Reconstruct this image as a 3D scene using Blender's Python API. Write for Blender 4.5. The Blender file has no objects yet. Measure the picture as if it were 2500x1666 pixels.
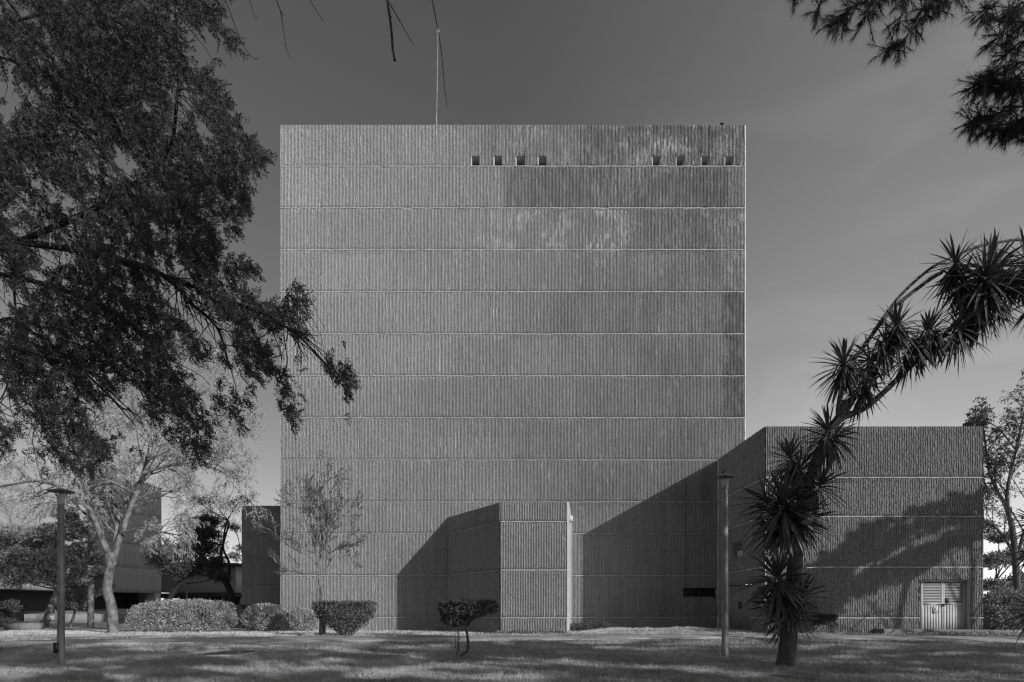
import bpy, math, random
import numpy as np
from mathutils import Vector

# ------------------------------------------------------------------ camera, sky, sun, exposure
sc = bpy.context.scene
F = 1667.0            # focal length in photo pixels
HX, HY, EYE = 1250.0, 1480.0, 1.6
cam_d = bpy.data.cameras.new("camera")
cam = bpy.data.objects.new("camera", cam_d)
sc.collection.objects.link(cam)
cam.location = (0, 0, EYE)
cam.rotation_euler = (math.pi / 2, 0, 0)
cam_d.sensor_width = 36.0
cam_d.lens = 36.0 * F / 2500.0
cam_d.shift_y = (HY - 833.0) / 2500.0
cam_d.clip_end = 3000
sc.camera = cam

SUN = Vector((6.45, -6.1, 3.58)).normalized()          # towards the sun
elev = math.asin(SUN.z)
azim = math.atan2(SUN.x, SUN.y)                        # clockwise from +Y
world = bpy.data.worlds.new("World")
sc.world = world
world.use_nodes = True
nt = world.node_tree
nt.nodes.clear()
sky = nt.nodes.new("ShaderNodeTexSky")
sky.sky_type = 'NISHITA'
sky.sun_disc = False
sky.sun_elevation = elev
sky.sun_rotation = azim
sky.altitude = 2200
sky.air_density = 1.0
sky.dust_density = 0.8
sep = nt.nodes.new("ShaderNodeSeparateColor")
m1 = nt.nodes.new("ShaderNodeMath"); m1.operation = 'MULTIPLY'; m1.inputs[1].default_value = 0.5
m2 = nt.nodes.new("ShaderNodeMath"); m2.operation = 'MULTIPLY_ADD'; m2.inputs[1].default_value = 0.45
nt.links.new(sky.outputs[0], sep.inputs[0])
nt.links.new(sep.outputs[0], m1.inputs[0])
nt.links.new(sep.outputs[1], m2.inputs[0])
nt.links.new(m1.outputs[0], m2.inputs[2])
# thin cirrus streaks high in the sky
tcw = nt.nodes.new("ShaderNodeTexCoord")
mpw = nt.nodes.new("ShaderNodeMapping"); mpw.inputs['Rotation'].default_value = (0, math.radians(-52), 0); mpw.inputs['Scale'].default_value = (0.9, 3.0, 5.0)
nzw = nt.nodes.new("ShaderNodeTexNoise"); nzw.inputs['Scale'].default_value = 2.1; nzw.inputs['Detail'].default_value = 4; nzw.inputs['Distortion'].default_value = 0.6
rmw = nt.nodes.new("ShaderNodeMapRange"); rmw.inputs[1].default_value = 0.45; rmw.inputs[2].default_value = 0.85; rmw.inputs[3].default_value = 0.80; rmw.inputs[4].default_value = 1.38
m3 = nt.nodes.new("ShaderNodeMath"); m3.operation = 'MULTIPLY'
bg = nt.nodes.new("ShaderNodeBackground"); bg.inputs[1].default_value = 0.112
out = nt.nodes.new("ShaderNodeOutputWorld")
nt.links.new(tcw.outputs['Generated'], mpw.inputs[0]); nt.links.new(mpw.outputs[0], nzw.inputs[0])
spw = nt.nodes.new("ShaderNodeSeparateXYZ"); nt.links.new(tcw.outputs['Generated'], spw.inputs[0])
vlw = nt.nodes.new("ShaderNodeMapRange"); vlw.interpolation_type = 'SMOOTHSTEP'          # a thin veil of high cloud towards the right
vlw.inputs[1].default_value = -0.05; vlw.inputs[2].default_value = 0.50; vlw.inputs[3].default_value = 0.0; vlw.inputs[4].default_value = 1.30
m4 = nt.nodes.new("ShaderNodeMath"); m4.operation = 'MULTIPLY_ADD'; m4.inputs[2].default_value = 0.90
nt.links.new(spw.outputs[0], vlw.inputs[0]); nt.links.new(vlw.outputs[0], m4.inputs[0]); nt.links.new(rmw.outputs[0], m4.inputs[1])
nt.links.new(nzw.outputs[0], rmw.inputs[0]); nt.links.new(m4.outputs[0], m3.inputs[1]); nt.links.new(m2.outputs[0], m3.inputs[0])
nt.links.new(m3.outputs[0], bg.inputs[0]); nt.links.new(bg.outputs[0], out.inputs[0])

sun_d = bpy.data.lights.new("sun", 'SUN')
sun_d.energy = 3.3
sun_d.angle = math.radians(0.5)
sun_d.color = (1.0, 1.0, 1.0)                           # black-and-white photograph
sun = bpy.data.objects.new("sun", sun_d)
sc.collection.objects.link(sun)
sun.rotation_euler = SUN.to_track_quat('Z', 'Y').to_euler()
sun.location = (30, -30, 40)
sc.view_settings.view_transform = 'Standard'
sc.view_settings.look = 'None'
sc.view_settings.exposure = 0.07
sc.render.engine = 'CYCLES'
sc.cycles.pixel_filter_type = 'BLACKMAN_HARRIS'
sc.cycles.filter_width = 1.3
sc.view_settings.gamma = 1.0

# ------------------------------------------------------------------ helpers
C = sc.collection
RNG = np.random.default_rng(7)
random.seed(7)

def P(px, py, Y):
    """photo pixel at distance Y -> point"""
    return np.array([(px - HX) / F * Y, Y, EYE + (HY - py) / F * Y])

def sstep(a, b, x):
    t = np.clip((np.asarray(x, float) - a) / (b - a), 0, 1)
    return t * t * (3 - 2 * t)

_ng = np.random.default_rng(99).random((256, 256))
def vnoise(x, y):
    x = np.asarray(x, float); y = np.asarray(y, float)
    xi = np.floor(x).astype(int); yi = np.floor(y).astype(int)
    fx = x - xi; fy = y - yi
    fx = fx * fx * (3 - 2 * fx); fy = fy * fy * (3 - 2 * fy)
    a = _ng[xi % 256, yi % 256]; b = _ng[(xi + 1) % 256, yi % 256]
    c = _ng[xi % 256, (yi + 1) % 256]; d = _ng[(xi + 1) % 256, (yi + 1) % 256]
    return (a * (1 - fx) + b * fx) * (1 - fy) + (c * (1 - fx) + d * fx) * fy

def fnoise(x, y):
    return (vnoise(x, y) * 0.55 + vnoise(x * 2.1 + 17, y * 2.1 + 5) * 0.3 + vnoise(x * 4.3 + 3, y * 4.3 + 31) * 0.15)

def ground_z(x, y):
    x = np.asarray(x, float); y = np.asarray(y, float)
    z = sstep(28, 34.5, y) * (0.10 + 0.13 * sstep(-6, 8, x))
    m = np.exp(-((x - 6.3) / 1.5) ** 2 - ((y - 37.5) / 1.6) ** 2) * 0.16 + np.exp(-((x - 9.3) / 1.6) ** 2 - ((y - 36.5) / 1.4) ** 2) * 0.22
    return z + m

class MB:
    def __init__(s): s.v = []; s.f = []; s.n = 0
    def add(s, V, Fc):
        V = np.asarray(V, float).reshape(-1, 3); Fc = np.asarray(Fc, int)
        s.v.append(V); s.f.append(Fc + s.n); s.n += len(V)
    def box(s, x0, x1, y0, y1, z0, z1):
        V = [(x0,y0,z0),(x1,y0,z0),(x1,y1,z0),(x0,y1,z0),(x0,y0,z1),(x1,y0,z1),(x1,y1,z1),(x0,y1,z1)]
        s.add(V, [(0,3,2,1),(4,5,6,7),(0,1,5,4),(1,2,6,5),(2,3,7,6),(3,0,4,7)])
    def quad(s, a, b, c, d): s.add([a, b, c, d], [(0, 1, 2, 3)])
    def obox(s, O, u, n, U0, U1, D0, D1, z0, z1):
        """box in a wall frame: along u, outward n"""
        O = np.array(O, float); u = np.array(u, float); n = np.array(n, float)
        p = lambda U, D, z: (O[0] + u[0]*U + n[0]*D, O[1] + u[1]*U + n[1]*D, z)
        V = [p(U0,D1,z0),p(U1,D1,z0),p(U1,D0,z0),p(U0,D0,z0),p(U0,D1,z1),p(U1,D1,z1),p(U1,D0,z1),p(U0,D0,z1)]
        s.add(V, [(0,3,2,1),(4,5,6,7),(0,1,5,4),(1,2,6,5),(2,3,7,6),(3,0,4,7)])
    def tube(s, pts, rads, k=6, cap=True):
        pts = np.asarray(pts, float); m = len(pts)
        rads = np.broadcast_to(np.asarray(rads, float), (m,))
        t = np.gradient(pts, axis=0)
        t /= np.linalg.norm(t, axis=1)[:, None] + 1e-9
        ref = np.array([0.0, 0, 1]) if abs(t[0][2]) < 0.8 else np.array([1.0, 0, 0])
        a = np.cross(t, ref); a /= np.linalg.norm(a, axis=1)[:, None] + 1e-9
        b = np.cross(t, a)
        th = np.arange(k) * 2 * math.pi / k
        V = pts[:, None, :] + rads[:, None, None] * (np.cos(th)[None, :, None] * a[:, None, :] + np.sin(th)[None, :, None] * b[:, None, :])
        i = np.arange(m - 1)[:, None] * k; j = np.arange(k)[None, :]; j2 = (j + 1) % k
        Fc = np.stack([i + j, i + j2, i + k + j2, i + k + j], -1).reshape(-1, 4)
        s.add(V.reshape(-1, 3), Fc)
        if cap:
            for e, ring in ((0, range(k)), (m - 1, range(k))):
                base = V[e]; c = pts[e]
                Vc = np.vstack([base, c[None]])
                s.add(Vc, [(q, (q + 1) % k, k, k) for q in ring] if False else np.array([(q, (q + 1) % k, k) for q in ring]))
    def lathe(s, prof, c, k=24):
        """prof: list of (r, z) bottom to top, around c"""
        m = len(prof); th = np.arange(k) * 2 * math.pi / k
        V = np.array([[(c[0] + r*math.cos(t), c[1] + r*math.sin(t), c[2] + z) for t in th] for r, z in prof]).reshape(-1, 3)
        i = np.arange(m - 1)[:, None] * k; j = np.arange(k)[None, :]; j2 = (j + 1) % k
        s.add(V, np.stack([i + j, i + j2, i + k + j2, i + k + j], -1).reshape(-1, 4))
    def build(s, name, mat, parent=None, smooth=False, loc=None):
        me = bpy.data.meshes.new(name)
        V = np.vstack(s.v) if s.v else np.zeros((0, 3))
        if loc is not None: V = V - np.array(loc)
        quads = [f for f in s.f if f.shape[1] == 4]; tris = [f for f in s.f if f.shape[1] == 3]
        q = np.vstack(quads) if quads else np.zeros((0, 4), int)
        t = np.vstack(tris) if tris else np.zeros((0, 3), int)
        nl = q.size + t.size; npoly = len(q) + len(t)
        me.vertices.add(len(V)); me.vertices.foreach_set("co", V.astype(np.float32).ravel())
        me.loops.add(nl); me.loops.foreach_set("vertex_index", np.concatenate([q.ravel(), t.ravel()]).astype(np.int32))
        me.polygons.add(npoly)
        tot = np.concatenate([np.full(len(q), 4), np.full(len(t), 3)]).astype(np.int32)
        me.polygons.foreach_set("loop_start", np.concatenate([[0], np.cumsum(tot)[:-1]]).astype(np.int32))
        me.polygons.foreach_set("loop_total", tot)
        if smooth: me.polygons.foreach_set("use_smooth", np.ones(npoly, bool))
        me.update(calc_edges=True); me.validate()
        if mat: me.materials.append(mat)
        o = bpy.data.objects.new(name, me); C.objects.link(o)
        if parent is not None: o.parent = parent
        elif loc is not None: o.location = loc
        return o

def tag(o, label, cat, group=None):
    o['label'] = label; o['category'] = cat
    if group: o['group'] = group
    return o
def thing(name, label, cat, loc, group=None):
    o = bpy.data.objects.new(name, None); C.objects.link(o)
    o.location = loc; o.empty_display_size = 0.3
    return tag(o, label, cat, group)
def dup(root, loc, rotz=0.0, label=None, scale=1.0):
    r = root.copy(); C.objects.link(r); r.location = loc; r.rotation_euler = (0, 0, rotz); r.scale = (scale,) * 3
    if label: r['label'] = label
    for ch in list(root.children):
        c = ch.copy(); C.objects.link(c); c.parent = r
        for g in list(ch.children):
            d = g.copy(); C.objects.link(d); d.parent = c
    return r

# ------------------------------------------------------------------ materials (all neutral greys)
def newmat(name):
    m = bpy.data.materials.new(name); m.use_nodes = True
    n = m.node_tree.nodes; l = m.node_tree.links
    b = n['Principled BSDF']
    return m, n, l, b
def grey(v): return (v, v, v, 1)
def mat_noise(name, v0, v1, scale=4.0, rough=0.85, detail=5, stretch=(1, 1, 1), bump=0.0, bscale=30, lo=0.3, hi=0.7, metallic=0.0, translucent=0.0, spec=0.3, v_fine=0.0, fine_scale=60):
    m, n, l, b = newmat(name)
    tc = n.new("ShaderNodeTexCoord"); mp = n.new("ShaderNodeMapping"); mp.inputs['Scale'].default_value = stretch
    nz = n.new("ShaderNodeTexNoise"); nz.inputs['Scale'].default_value = scale; nz.inputs['Detail'].default_value = detail
    mr = n.new("ShaderNodeMapRange"); mr.inputs[1].default_value = lo; mr.inputs[2].default_value = hi
    mr.inputs[3].default_value = v0; mr.inputs[4].default_value = v1
    l.new(tc.outputs['Object'], mp.inputs[0]); l.new(mp.outputs[0], nz.inputs[0]); l.new(nz.outputs[0], mr.inputs[0])
    col = mr.outputs[0]
    if v_fine:
        nf = n.new("ShaderNodeTexNoise"); nf.inputs['Scale'].default_value = fine_scale; nf.inputs['Detail'].default_value = 2
        mf = n.new("ShaderNodeMapRange"); mf.inputs[1].default_value = 0.3; mf.inputs[2].default_value = 0.7
        mf.inputs[3].default_value = 1 - v_fine; mf.inputs[4].default_value = 1 + v_fine
        mm = n.new("ShaderNodeMath"); mm.operation = 'MULTIPLY'
        l.new(tc.outputs['Object'], nf.inputs[0]); l.new(nf.outputs[0], mf.inputs[0]); l.new(mf.outputs[0], mm.inputs[1]); l.new(col, mm.inputs[0])
        col = mm.outputs[0]
    l.new(col, b.inputs['Base Color'])
    b.inputs['Roughness'].default_value = rough; b.inputs['Metallic'].default_value = metallic
    b.inputs['Specular IOR Level'].default_value = spec
    if bump:
        nb = n.new("ShaderNodeTexNoise"); nb.inputs['Scale'].default_value = bscale; nb.inputs['Detail'].default_value = 4
        bp = n.new("ShaderNodeBump"); bp.inputs['Strength'].default_value = bump; bp.inputs['Distance'].default_value = 0.02
        l.new(tc.outputs['Object'], nb.inputs[0]); l.new(nb.outputs[0], bp.inputs['Height']); l.new(bp.outputs[0], b.inputs['Normal'])
    if translucent:
        tr = n.new("ShaderNodeBsdfTranslucent"); mx = n.new("ShaderNodeMixShader"); mx.inputs[0].default_value = translucent
        l.new(col, tr.inputs[0]); l.new(b.outputs[0], mx.inputs[1]); l.new(tr.outputs[0], mx.inputs[2])
        l.new(mx.outputs[0], n['Material Output'].inputs[0])
    return m

def mat_concrete(name, base, stain, mask=None, speck=0.25, zones=(), flakes=()):
    """board-cast ribbed concrete: tonal shifts per pour, vertical runs, speckle, and a weathered zone"""
    m, n, l, b = newmat(name)
    tc = n.new("ShaderNodeTexCoord")
    sx = n.new("ShaderNodeSeparateXYZ"); l.new(tc.outputs['Object'], sx.inputs[0])
    def math_(op, a, bb, cc=None):
        q = n.new("ShaderNodeMath"); q.operation = op
        for i, w in enumerate((a, bb, cc)):
            if w is None: continue
            if isinstance(w, (int, float)): q.inputs[i].default_value = w
            else: l.new(w, q.inputs[i])
        return q.outputs[0]
    def noise(scale, stretch, detail=4):
        mp = n.new("ShaderNodeMapping"); mp.inputs['Scale'].default_value = stretch
        nz = n.new("ShaderNodeTexNoise"); nz.inputs['Scale'].default_value = scale; nz.inputs['Detail'].default_value = detail
        l.new(tc.outputs['Object'], mp.inputs[0]); l.new(mp.outputs[0], nz.inputs[0]); return nz.outputs[0]
    def rng(x, a, bb, c, d):
        q = n.new("ShaderNodeMapRange"); l.new(x, q.inputs[0])
        for i, w in enumerate((a, bb, c, d)): q.inputs[i + 1].default_value = w
        return q.outputs[0]
    # tone per pour
    px = math_('FLOOR', math_('DIVIDE', sx.outputs[0], 3.9), 0); pz = math_('FLOOR', math_('DIVIDE', sx.outputs[2], 2.58), 0)
    cb = n.new("ShaderNodeCombineXYZ"); l.new(px, cb.inputs[0]); l.new(pz, cb.inputs[2])
    wn = n.new("ShaderNodeTexWhiteNoise"); l.new(cb.outputs[0], wn.inputs[0])
    v = rng(wn.outputs[0], 0, 1, base * 0.94, base * 1.06)
    v = math_('MULTIPLY', v, rng(noise(1.3, (2.5, 2.5, 0.25)), 0.35, 0.65, 0.93, 1.05))
    v = math_('MULTIPLY', v, rng(noise(19, (1, 1, 0.85), 3), 0.33, 0.67, 1 - speck, 1 + speck * 0.7))
    v = math_('MULTIPLY', v, rng(noise(9, (1, 1, 1), 2), 0.30, 0.36, 0.6, 1.0))
    if mask is not None:
        # weathering: darker patch that grows to the right and at the top
        x0, x1 = mask
        g = rng(sx.outputs[0], x0, x1, 0.0, 1.0)
        nn = rng(noise(0.23, (1, 1, 1.4), 5), 0.38, 0.62, 0.0, 1.0)
        st = rng(noise(0.9, (2.2, 2.2, 0.22), 4), 0.35, 0.7, 0.35, 1.0)
        w = math_('MULTIPLY', math_('MULTIPLY', g, math_('MULTIPLY_ADD', nn, 0.6, 0.4)), st)
        v = math_('MULTIPLY', v, rng(w, 0, 1, 1.0, stain))
    for (zx0, zx1, zz0, zz1) in flakes:
        w = math_('MULTIPLY', math_('MULTIPLY', rng(sx.outputs[0], zx0, zx0 + 1.5, 0, 1), rng(sx.outputs[0], zx1 - 1.5, zx1, 1, 0)), math_('MULTIPLY', rng(sx.outputs[2], zz0, zz0 + .1, 0, 1), rng(sx.outputs[2], zz1 - .1, zz1, 1, 0)))
        w = math_('MULTIPLY', w, rng(noise(.55, (1, 1, 1.2), 3), .47, .55, 0, 1))
        w = math_('MULTIPLY', w, rng(noise(7, (1, 1, .22), 3), .50, .56, 0, 1))
        v = math_('MULTIPLY', v, rng(w, 0, 1, 1.0, 1.55))
    for (zx0, zx1, zz0, zz1, fac) in zones:
        nz_ = noise(0.8, (1, 1, 1), 5)
        wx = math_('MULTIPLY_ADD', nz_, 1.6, sx.outputs[0]); 
        q = rng(wx, zx0 + .8 - .25, zx0 + .8 + .25, 0, 1); q2 = rng(wx, zx1 + .8 - .25, zx1 + .8 + .25, 1, 0)
        q3 = rng(sx.outputs[2], zz0 - .02, zz0 + .02, 0, 1); q4 = rng(sx.outputs[2], zz1 - .02, zz1 + .02, 1, 0)
        w = math_('MULTIPLY', math_('MULTIPLY', q, q2), math_('MULTIPLY', q3, q4))
        w = math_('MULTIPLY', w, rng(noise(1.7, (1.6, 1.6, .5), 5), .36, .56, .35, 1.0))
        v = math_('MULTIPLY', v, rng(w, 0, 1, 1.0, fac))
    l.new(v, b.inputs['Base Color'])
    b.inputs['Roughness'].default_value = 0.95; b.inputs['Specular IOR Level'].default_value = 0.15
    nb = n.new("ShaderNodeTexNoise"); nb.inputs['Scale'].default_value = 45; nb.inputs['Detail'].default_value = 3
    bp = n.new("ShaderNodeBump"); bp.inputs['Strength'].default_value = 0.5; bp.inputs['Distance'].default_value = 0.012
    l.new(tc.outputs['Object'], nb.inputs[0]); l.new(nb.outputs[0], bp.inputs['Height']); l.new(bp.outputs[0], b.inputs['Normal'])
    return m

M = {}
M['tower'] = mat_concrete("ribbed_concrete_tower", 0.345, 0.68, mask=(-5.0, 12.0), speck=0.34, flakes=[(-1.5, 12.5, 28.7, 31.3), (-3, 9, 23.4, 26.0), (8, 15, 28.7, 31.3), (12.5, 15.5, 18, 26)],
    zones=[(-.3, 13.2, 26.1, 28.6, .70), (4.3, 16, 28.7, 31.3, .66), (13.0, 16, 13.2, 21, .6), (8, 12.4, 23.4, 26.0, .8), (-2, 5, 28.7, 31.3, .88), (-13, -7, 28.7, 31.2, .92), (2.5, 9, 18.3, 20.9, .9), (-6, 3, 12, 15.6, .93)])
M['block'] = mat_concrete("ribbed_concrete_rough", 0.27, 0.6, mask=(8, 24), speck=0.5)
M['lip'] = mat_noise('joint_margin_concrete', 0.34, 0.50, 3.0, 0.9, v_fine=0.2, fine_scale=14)
M['plainc'] = mat_noise("plain_concrete", 0.40, 0.52, 2.5, 0.9, bump=0.2, v_fine=0.12)
M['farc'] = mat_concrete("ribbed_concrete_far", 0.36, 0.8, mask=None, speck=0.15)
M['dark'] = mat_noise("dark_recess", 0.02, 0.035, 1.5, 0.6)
M['glass'] = mat_noise("dark_glass", 0.015, 0.03, 0.6, 0.12, spec=0.5)
M['paint'] = mat_noise("cream_painted_metal", 0.42, 0.54, 2.0, 0.5, v_fine=0.05)
M['greypaint'] = mat_noise("grey_painted_metal", 0.26, 0.32, 2.0, 0.5, v_fine=0.05)
M['darkmetal'] = mat_noise("dark_metal", 0.03, 0.06, 8, 0.45, metallic=0.4)
M['galv'] = mat_noise("galvanised_steel", 0.15, 0.32, 3.0, 0.5, stretch=(6, 6, 0.8), metallic=0.25, v_fine=0.18, fine_scale=25, bump=0.1)
M['galv2'] = mat_noise("painted_steel_pole", 0.13, 0.24, 2.0, 0.5, stretch=(6, 6, 0.6), metallic=0.2, v_fine=0.1, fine_scale=25)
M['path'] = mat_noise("worn_concrete_path", 0.32, 0.46, 1.2, 0.9, bump=0.25, v_fine=0.15)
M['slab'] = mat_noise("slab_concrete", 0.14, 0.24, 3, 0.9, bump=0.3, v_fine=0.2)
M['soil'] = mat_noise("soil", 0.08, 0.18, 5, 0.95, bump=0.5, v_fine=0.3)
M['bark'] = mat_noise("bark_dark", 0.05, 0.12, 6, 0.95, stretch=(3, 3, 0.7), bump=0.6, bscale=14)
M['barkblack'] = mat_noise("bark_twig_dark", 0.02, 0.045, 6, 0.95)
M['barkpale'] = mat_noise("bark_pale", 0.05, 0.26, 3.5, 0.85, stretch=(1.2, 1.2, 0.8), bump=0.35, bscale=12, v_fine=0.2, fine_scale=20)
M['barkgrey'] = mat_noise("bark_grey", 0.10, 0.24, 5, 0.9, stretch=(2, 2, 0.8), bump=0.35)
M['twigpale'] = mat_noise("twig_pale", 0.30, 0.52, 3, 0.8)
M['cypress'] = mat_noise("cypress_foliage", 0.018, 0.07, 1.3, 0.6, translucent=0.08, v_fine=0.35, fine_scale=9)
M['needle'] = mat_noise("pine_needles", 0.025, 0.05, 3, 0.5, translucent=0.1)
M['yucca'] = mat_noise("yucca_leaf", 0.05, 0.13, 2.5, 0.42, spec=0.5, translucent=0.08, v_fine=0.25, fine_scale=8)
M['yuccatrunk'] = mat_noise("yucca_bark", 0.045, 0.11, 9, 0.95, stretch=(1, 1, 2.5), bump=0.9, bscale=16)
M['leafmid'] = mat_noise("leaf_mid", 0.13, 0.34, 1.6, 0.5, translucent=0.25, v_fine=0.35, fine_scale=12)
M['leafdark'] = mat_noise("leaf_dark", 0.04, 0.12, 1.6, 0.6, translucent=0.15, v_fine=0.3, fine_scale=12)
M['leafpale'] = mat_noise("leaf_pale", 0.35, 0.6, 3, 0.6, translucent=0.3)
M['leafbright'] = mat_noise("leaf_bright", 0.16, 0.44, 1.6, 0.5, translucent=0.25, v_fine=0.4, fine_scale=12)
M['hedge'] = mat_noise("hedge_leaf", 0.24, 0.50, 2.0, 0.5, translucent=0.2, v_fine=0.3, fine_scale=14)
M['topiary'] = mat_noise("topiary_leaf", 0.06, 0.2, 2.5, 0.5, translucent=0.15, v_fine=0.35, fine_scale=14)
M['grass'] = mat_noise("grass_blades", 0.27, 0.54, 0.5, 0.8, translucent=0.2, v_fine=0.35, fine_scale=7)
M['litter'] = mat_noise('dead_leaves', 0.15, 0.5, 9, 0.8)
M['lawn'] = mat_noise("lawn_ground", 0.11, 0.28, 0.55, 0.95, detail=8, bump=0.6, bscale=22, v_fine=0.3, fine_scale=9)

def sunlit_strip(m, y0, y1, val):
    """sunlight put into the colour: a paler belt of lawn along the buildings"""
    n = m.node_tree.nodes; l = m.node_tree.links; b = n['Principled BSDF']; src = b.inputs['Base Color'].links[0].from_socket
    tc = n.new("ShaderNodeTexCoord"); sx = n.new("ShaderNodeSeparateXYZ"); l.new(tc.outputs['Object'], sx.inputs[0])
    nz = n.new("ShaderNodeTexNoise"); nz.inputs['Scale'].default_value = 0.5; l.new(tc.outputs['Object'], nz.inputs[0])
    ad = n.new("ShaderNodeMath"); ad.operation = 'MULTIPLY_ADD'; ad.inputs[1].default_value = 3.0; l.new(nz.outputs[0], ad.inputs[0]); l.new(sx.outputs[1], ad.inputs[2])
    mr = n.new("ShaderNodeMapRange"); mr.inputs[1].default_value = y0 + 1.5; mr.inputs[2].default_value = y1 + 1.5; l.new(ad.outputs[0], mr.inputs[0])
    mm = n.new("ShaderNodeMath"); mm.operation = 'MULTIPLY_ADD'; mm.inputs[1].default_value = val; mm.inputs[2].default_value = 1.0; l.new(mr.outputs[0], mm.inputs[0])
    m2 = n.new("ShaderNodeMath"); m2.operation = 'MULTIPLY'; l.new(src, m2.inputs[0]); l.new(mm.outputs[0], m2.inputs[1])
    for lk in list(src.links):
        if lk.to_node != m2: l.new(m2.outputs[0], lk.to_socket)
sunlit_strip(M['lawn'], 32.5, 36.5, .7); sunlit_strip(M['grass'], 32.5, 36.5, .6)  # paler ground and blades stand in for sunlit lawn by the buildings
# ------------------------------------------------------------------ ground, path
def sheet(x0, x1, y0, y1, nx, ny, zf, mat, name, powy=1.0):
    xs = np.linspace(x0, x1, nx); ys = y0 + (y1 - y0) * np.linspace(0, 1, ny) ** powy
    X, Yg = np.meshgrid(xs, ys); Z = zf(X, Yg)
    V = np.stack([X, Yg, Z], -1).reshape(-1, 3)
    i = np.arange(ny - 1)[:, None] * nx; j = np.arange(nx - 1)[None, :]
    mb = MB(); mb.add(V, np.stack([i + j, i + j + 1, i + nx + j + 1, i + nx + j], -1).reshape(-1, 4))
    return mb
def lawn_z(x, y):
    near = (np.abs(x) < 60) * (y < 60)
    return ground_z(x, y) + (fnoise(x * 0.6, y * 0.6) - 0.5) * 0.04 * near
xs = np.concatenate([np.linspace(-900, -62, 12), np.linspace(-60, 60, 301), np.linspace(62, 900, 12)])
ys = np.concatenate([np.linspace(-80, -2, 12), np.linspace(0, 60, 201), np.linspace(62, 1500, 20)])
X, Yg = np.meshgrid(xs, ys)
V = np.stack([X, Yg, lawn_z(X, Yg)], -1).reshape(-1, 3)
nx, ny = len(xs), len(ys)
i = np.arange(ny - 1)[:, None] * nx; j = np.arange(nx - 1)[None, :]
mb = MB(); mb.add(V, np.stack([i + j, i + j + 1, i + nx + j + 1, i + nx + j], -1).reshape(-1, 4))
g = mb.build("ground", M['lawn'], smooth=True); g['kind'] = 'structure'

near_e = [(-45, 21.5), (-20.2, 26.9), (-15.5, 28.6), (-10.0, 29.95), (0, 30.5), (12, 31.5), (22, 29.4), (45, 26)]
far_e = [(-48, 24.5), (-22.5, 30.0), (-17, 31.6), (-11.0, 32.7), (0, 32.4), (12.6, 32.8), (24, 31.9), (48, 29)]
def edge(poly, t):
    p = np.array(poly); s = np.linspace(0, len(p) - 1, len(p)); q = t * (len(p) - 1)
    return np.stack([np.interp(q, s, p[:, 0]), np.interp(q, s, p[:, 1])], -1)
tt = np.linspace(0, 1, 240)
A = edge(near_e, tt); B = edge(far_e, tt)
mb = MB()
rows = []
for w in np.linspace(0, 1, 6):
    Q = A * (1 - w) + B * w
    Q = Q + (fnoise(Q[:, 0] * 1.1 + w, Q[:, 1]) - 0.5)[:, None] * np.array([0, 0.16]) * (1 if w in (0, 1) else 0)
    rows.append(np.column_stack([Q, ground_z(Q[:, 0], Q[:, 1]) + 0.045]))
lo = rows[0].copy(); lo[:, 2] -= 0.12
hi = rows[-1].copy(); hi[:, 2] -= 0.12
V = np.concatenate([lo] + rows + [hi]); m_ = len(tt)
i = np.arange(7)[:, None] * m_; j = np.arange(m_ - 1)[None, :]
mb.add(V, np.stack([i + j, i + j + 1, i + m_ + j + 1, i + m_ + j], -1).reshape(-1, 4))
p = mb.build("path", M['path']); p['kind'] = 'structure'
# spur of the path running towards the camera at the left
def pad(name, pts, z, mat, kind, th=0.06, label=None, cat=None, border=None):
    mb = MB(); pts = [np.array(q, float) for q in pts]; k = len(pts)
    top = [(q[0], q[1], float(ground_z(q[0], q[1])) + z) for q in pts]; bot = [(a, b_, c - th) for a, b_, c in top]
    V = top + bot
    mb.add(V, [(0, 1, 2, 3)]); mb.add(V, [(q, (q + 1) % 4 , (q + 1) % 4 + 4, q + 4) for q in range(4)])
    o = mb.build(name, mat)
    if kind: o['kind'] = kind
    else: tag(o, label, cat)
    return o
g1 = lambda px, py: P(px, py, F * EYE / (py - HY))[:2]
pad("path", [g1(600, 1581.5), g1(715, 1577), g1(760, 1568), g1(672, 1566)], 0.05, M['path'], 'structure')

CLEAR = [[g1(600, 1582), g1(715, 1577.5), g1(760, 1568), g1(672, 1566)], [g1(458, 1608), g1(590, 1606), g1(642, 1591.5), g1(545, 1592)], [g1(1880, 1656), g1(1990, 1665), g1(2012, 1655), g1(1925, 1643)]]
# slabs set in the lawn
mb = MB()
q = [g1(468, 1604), g1(588, 1602.5), g1(640, 1591.5), g1(545, 1592.5)]
ctr = sum(q) / 4
zz = 0.05
inner = [ctr + (a - ctr) * 0.93 for a in q]
t_ = thing("utility_cover", "flat dark rectangular cover with pale rim set in the lawn right of the left lamp", "ground cover plate", (ctr[0], ctr[1], 0))
mbr = MB()
for a in range(4):
    b_ = (a + 1) % 4
    V = [(*q[a], zz), (*q[b_], zz), (*inner[b_], zz), (*inner[a], zz), (*q[a], zz - .09), (*q[b_], zz - .09)]
    mbr.add(V, [(0, 1, 2, 3), (4, 5, 1, 0)])
mbr.build("rim", M['path'], t_, loc=(ctr[0], ctr[1], 0))
mbr = MB(); mbr.add([(*a, zz - 0.02) for a in inner], [(0, 1, 2, 3)]); mbr.build("plate", M['darkmetal'], t_, loc=(ctr[0], ctr[1], 0))
pad("stone_slab", [g1(1880, 1652), g1(1990, 1662), g1(2012, 1655), g1(1925, 1643)], 0.045, M['slab'], None, 0.08,
    "flat concrete slab sunk in the grass in front of the leaning yucca", "slab")

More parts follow.
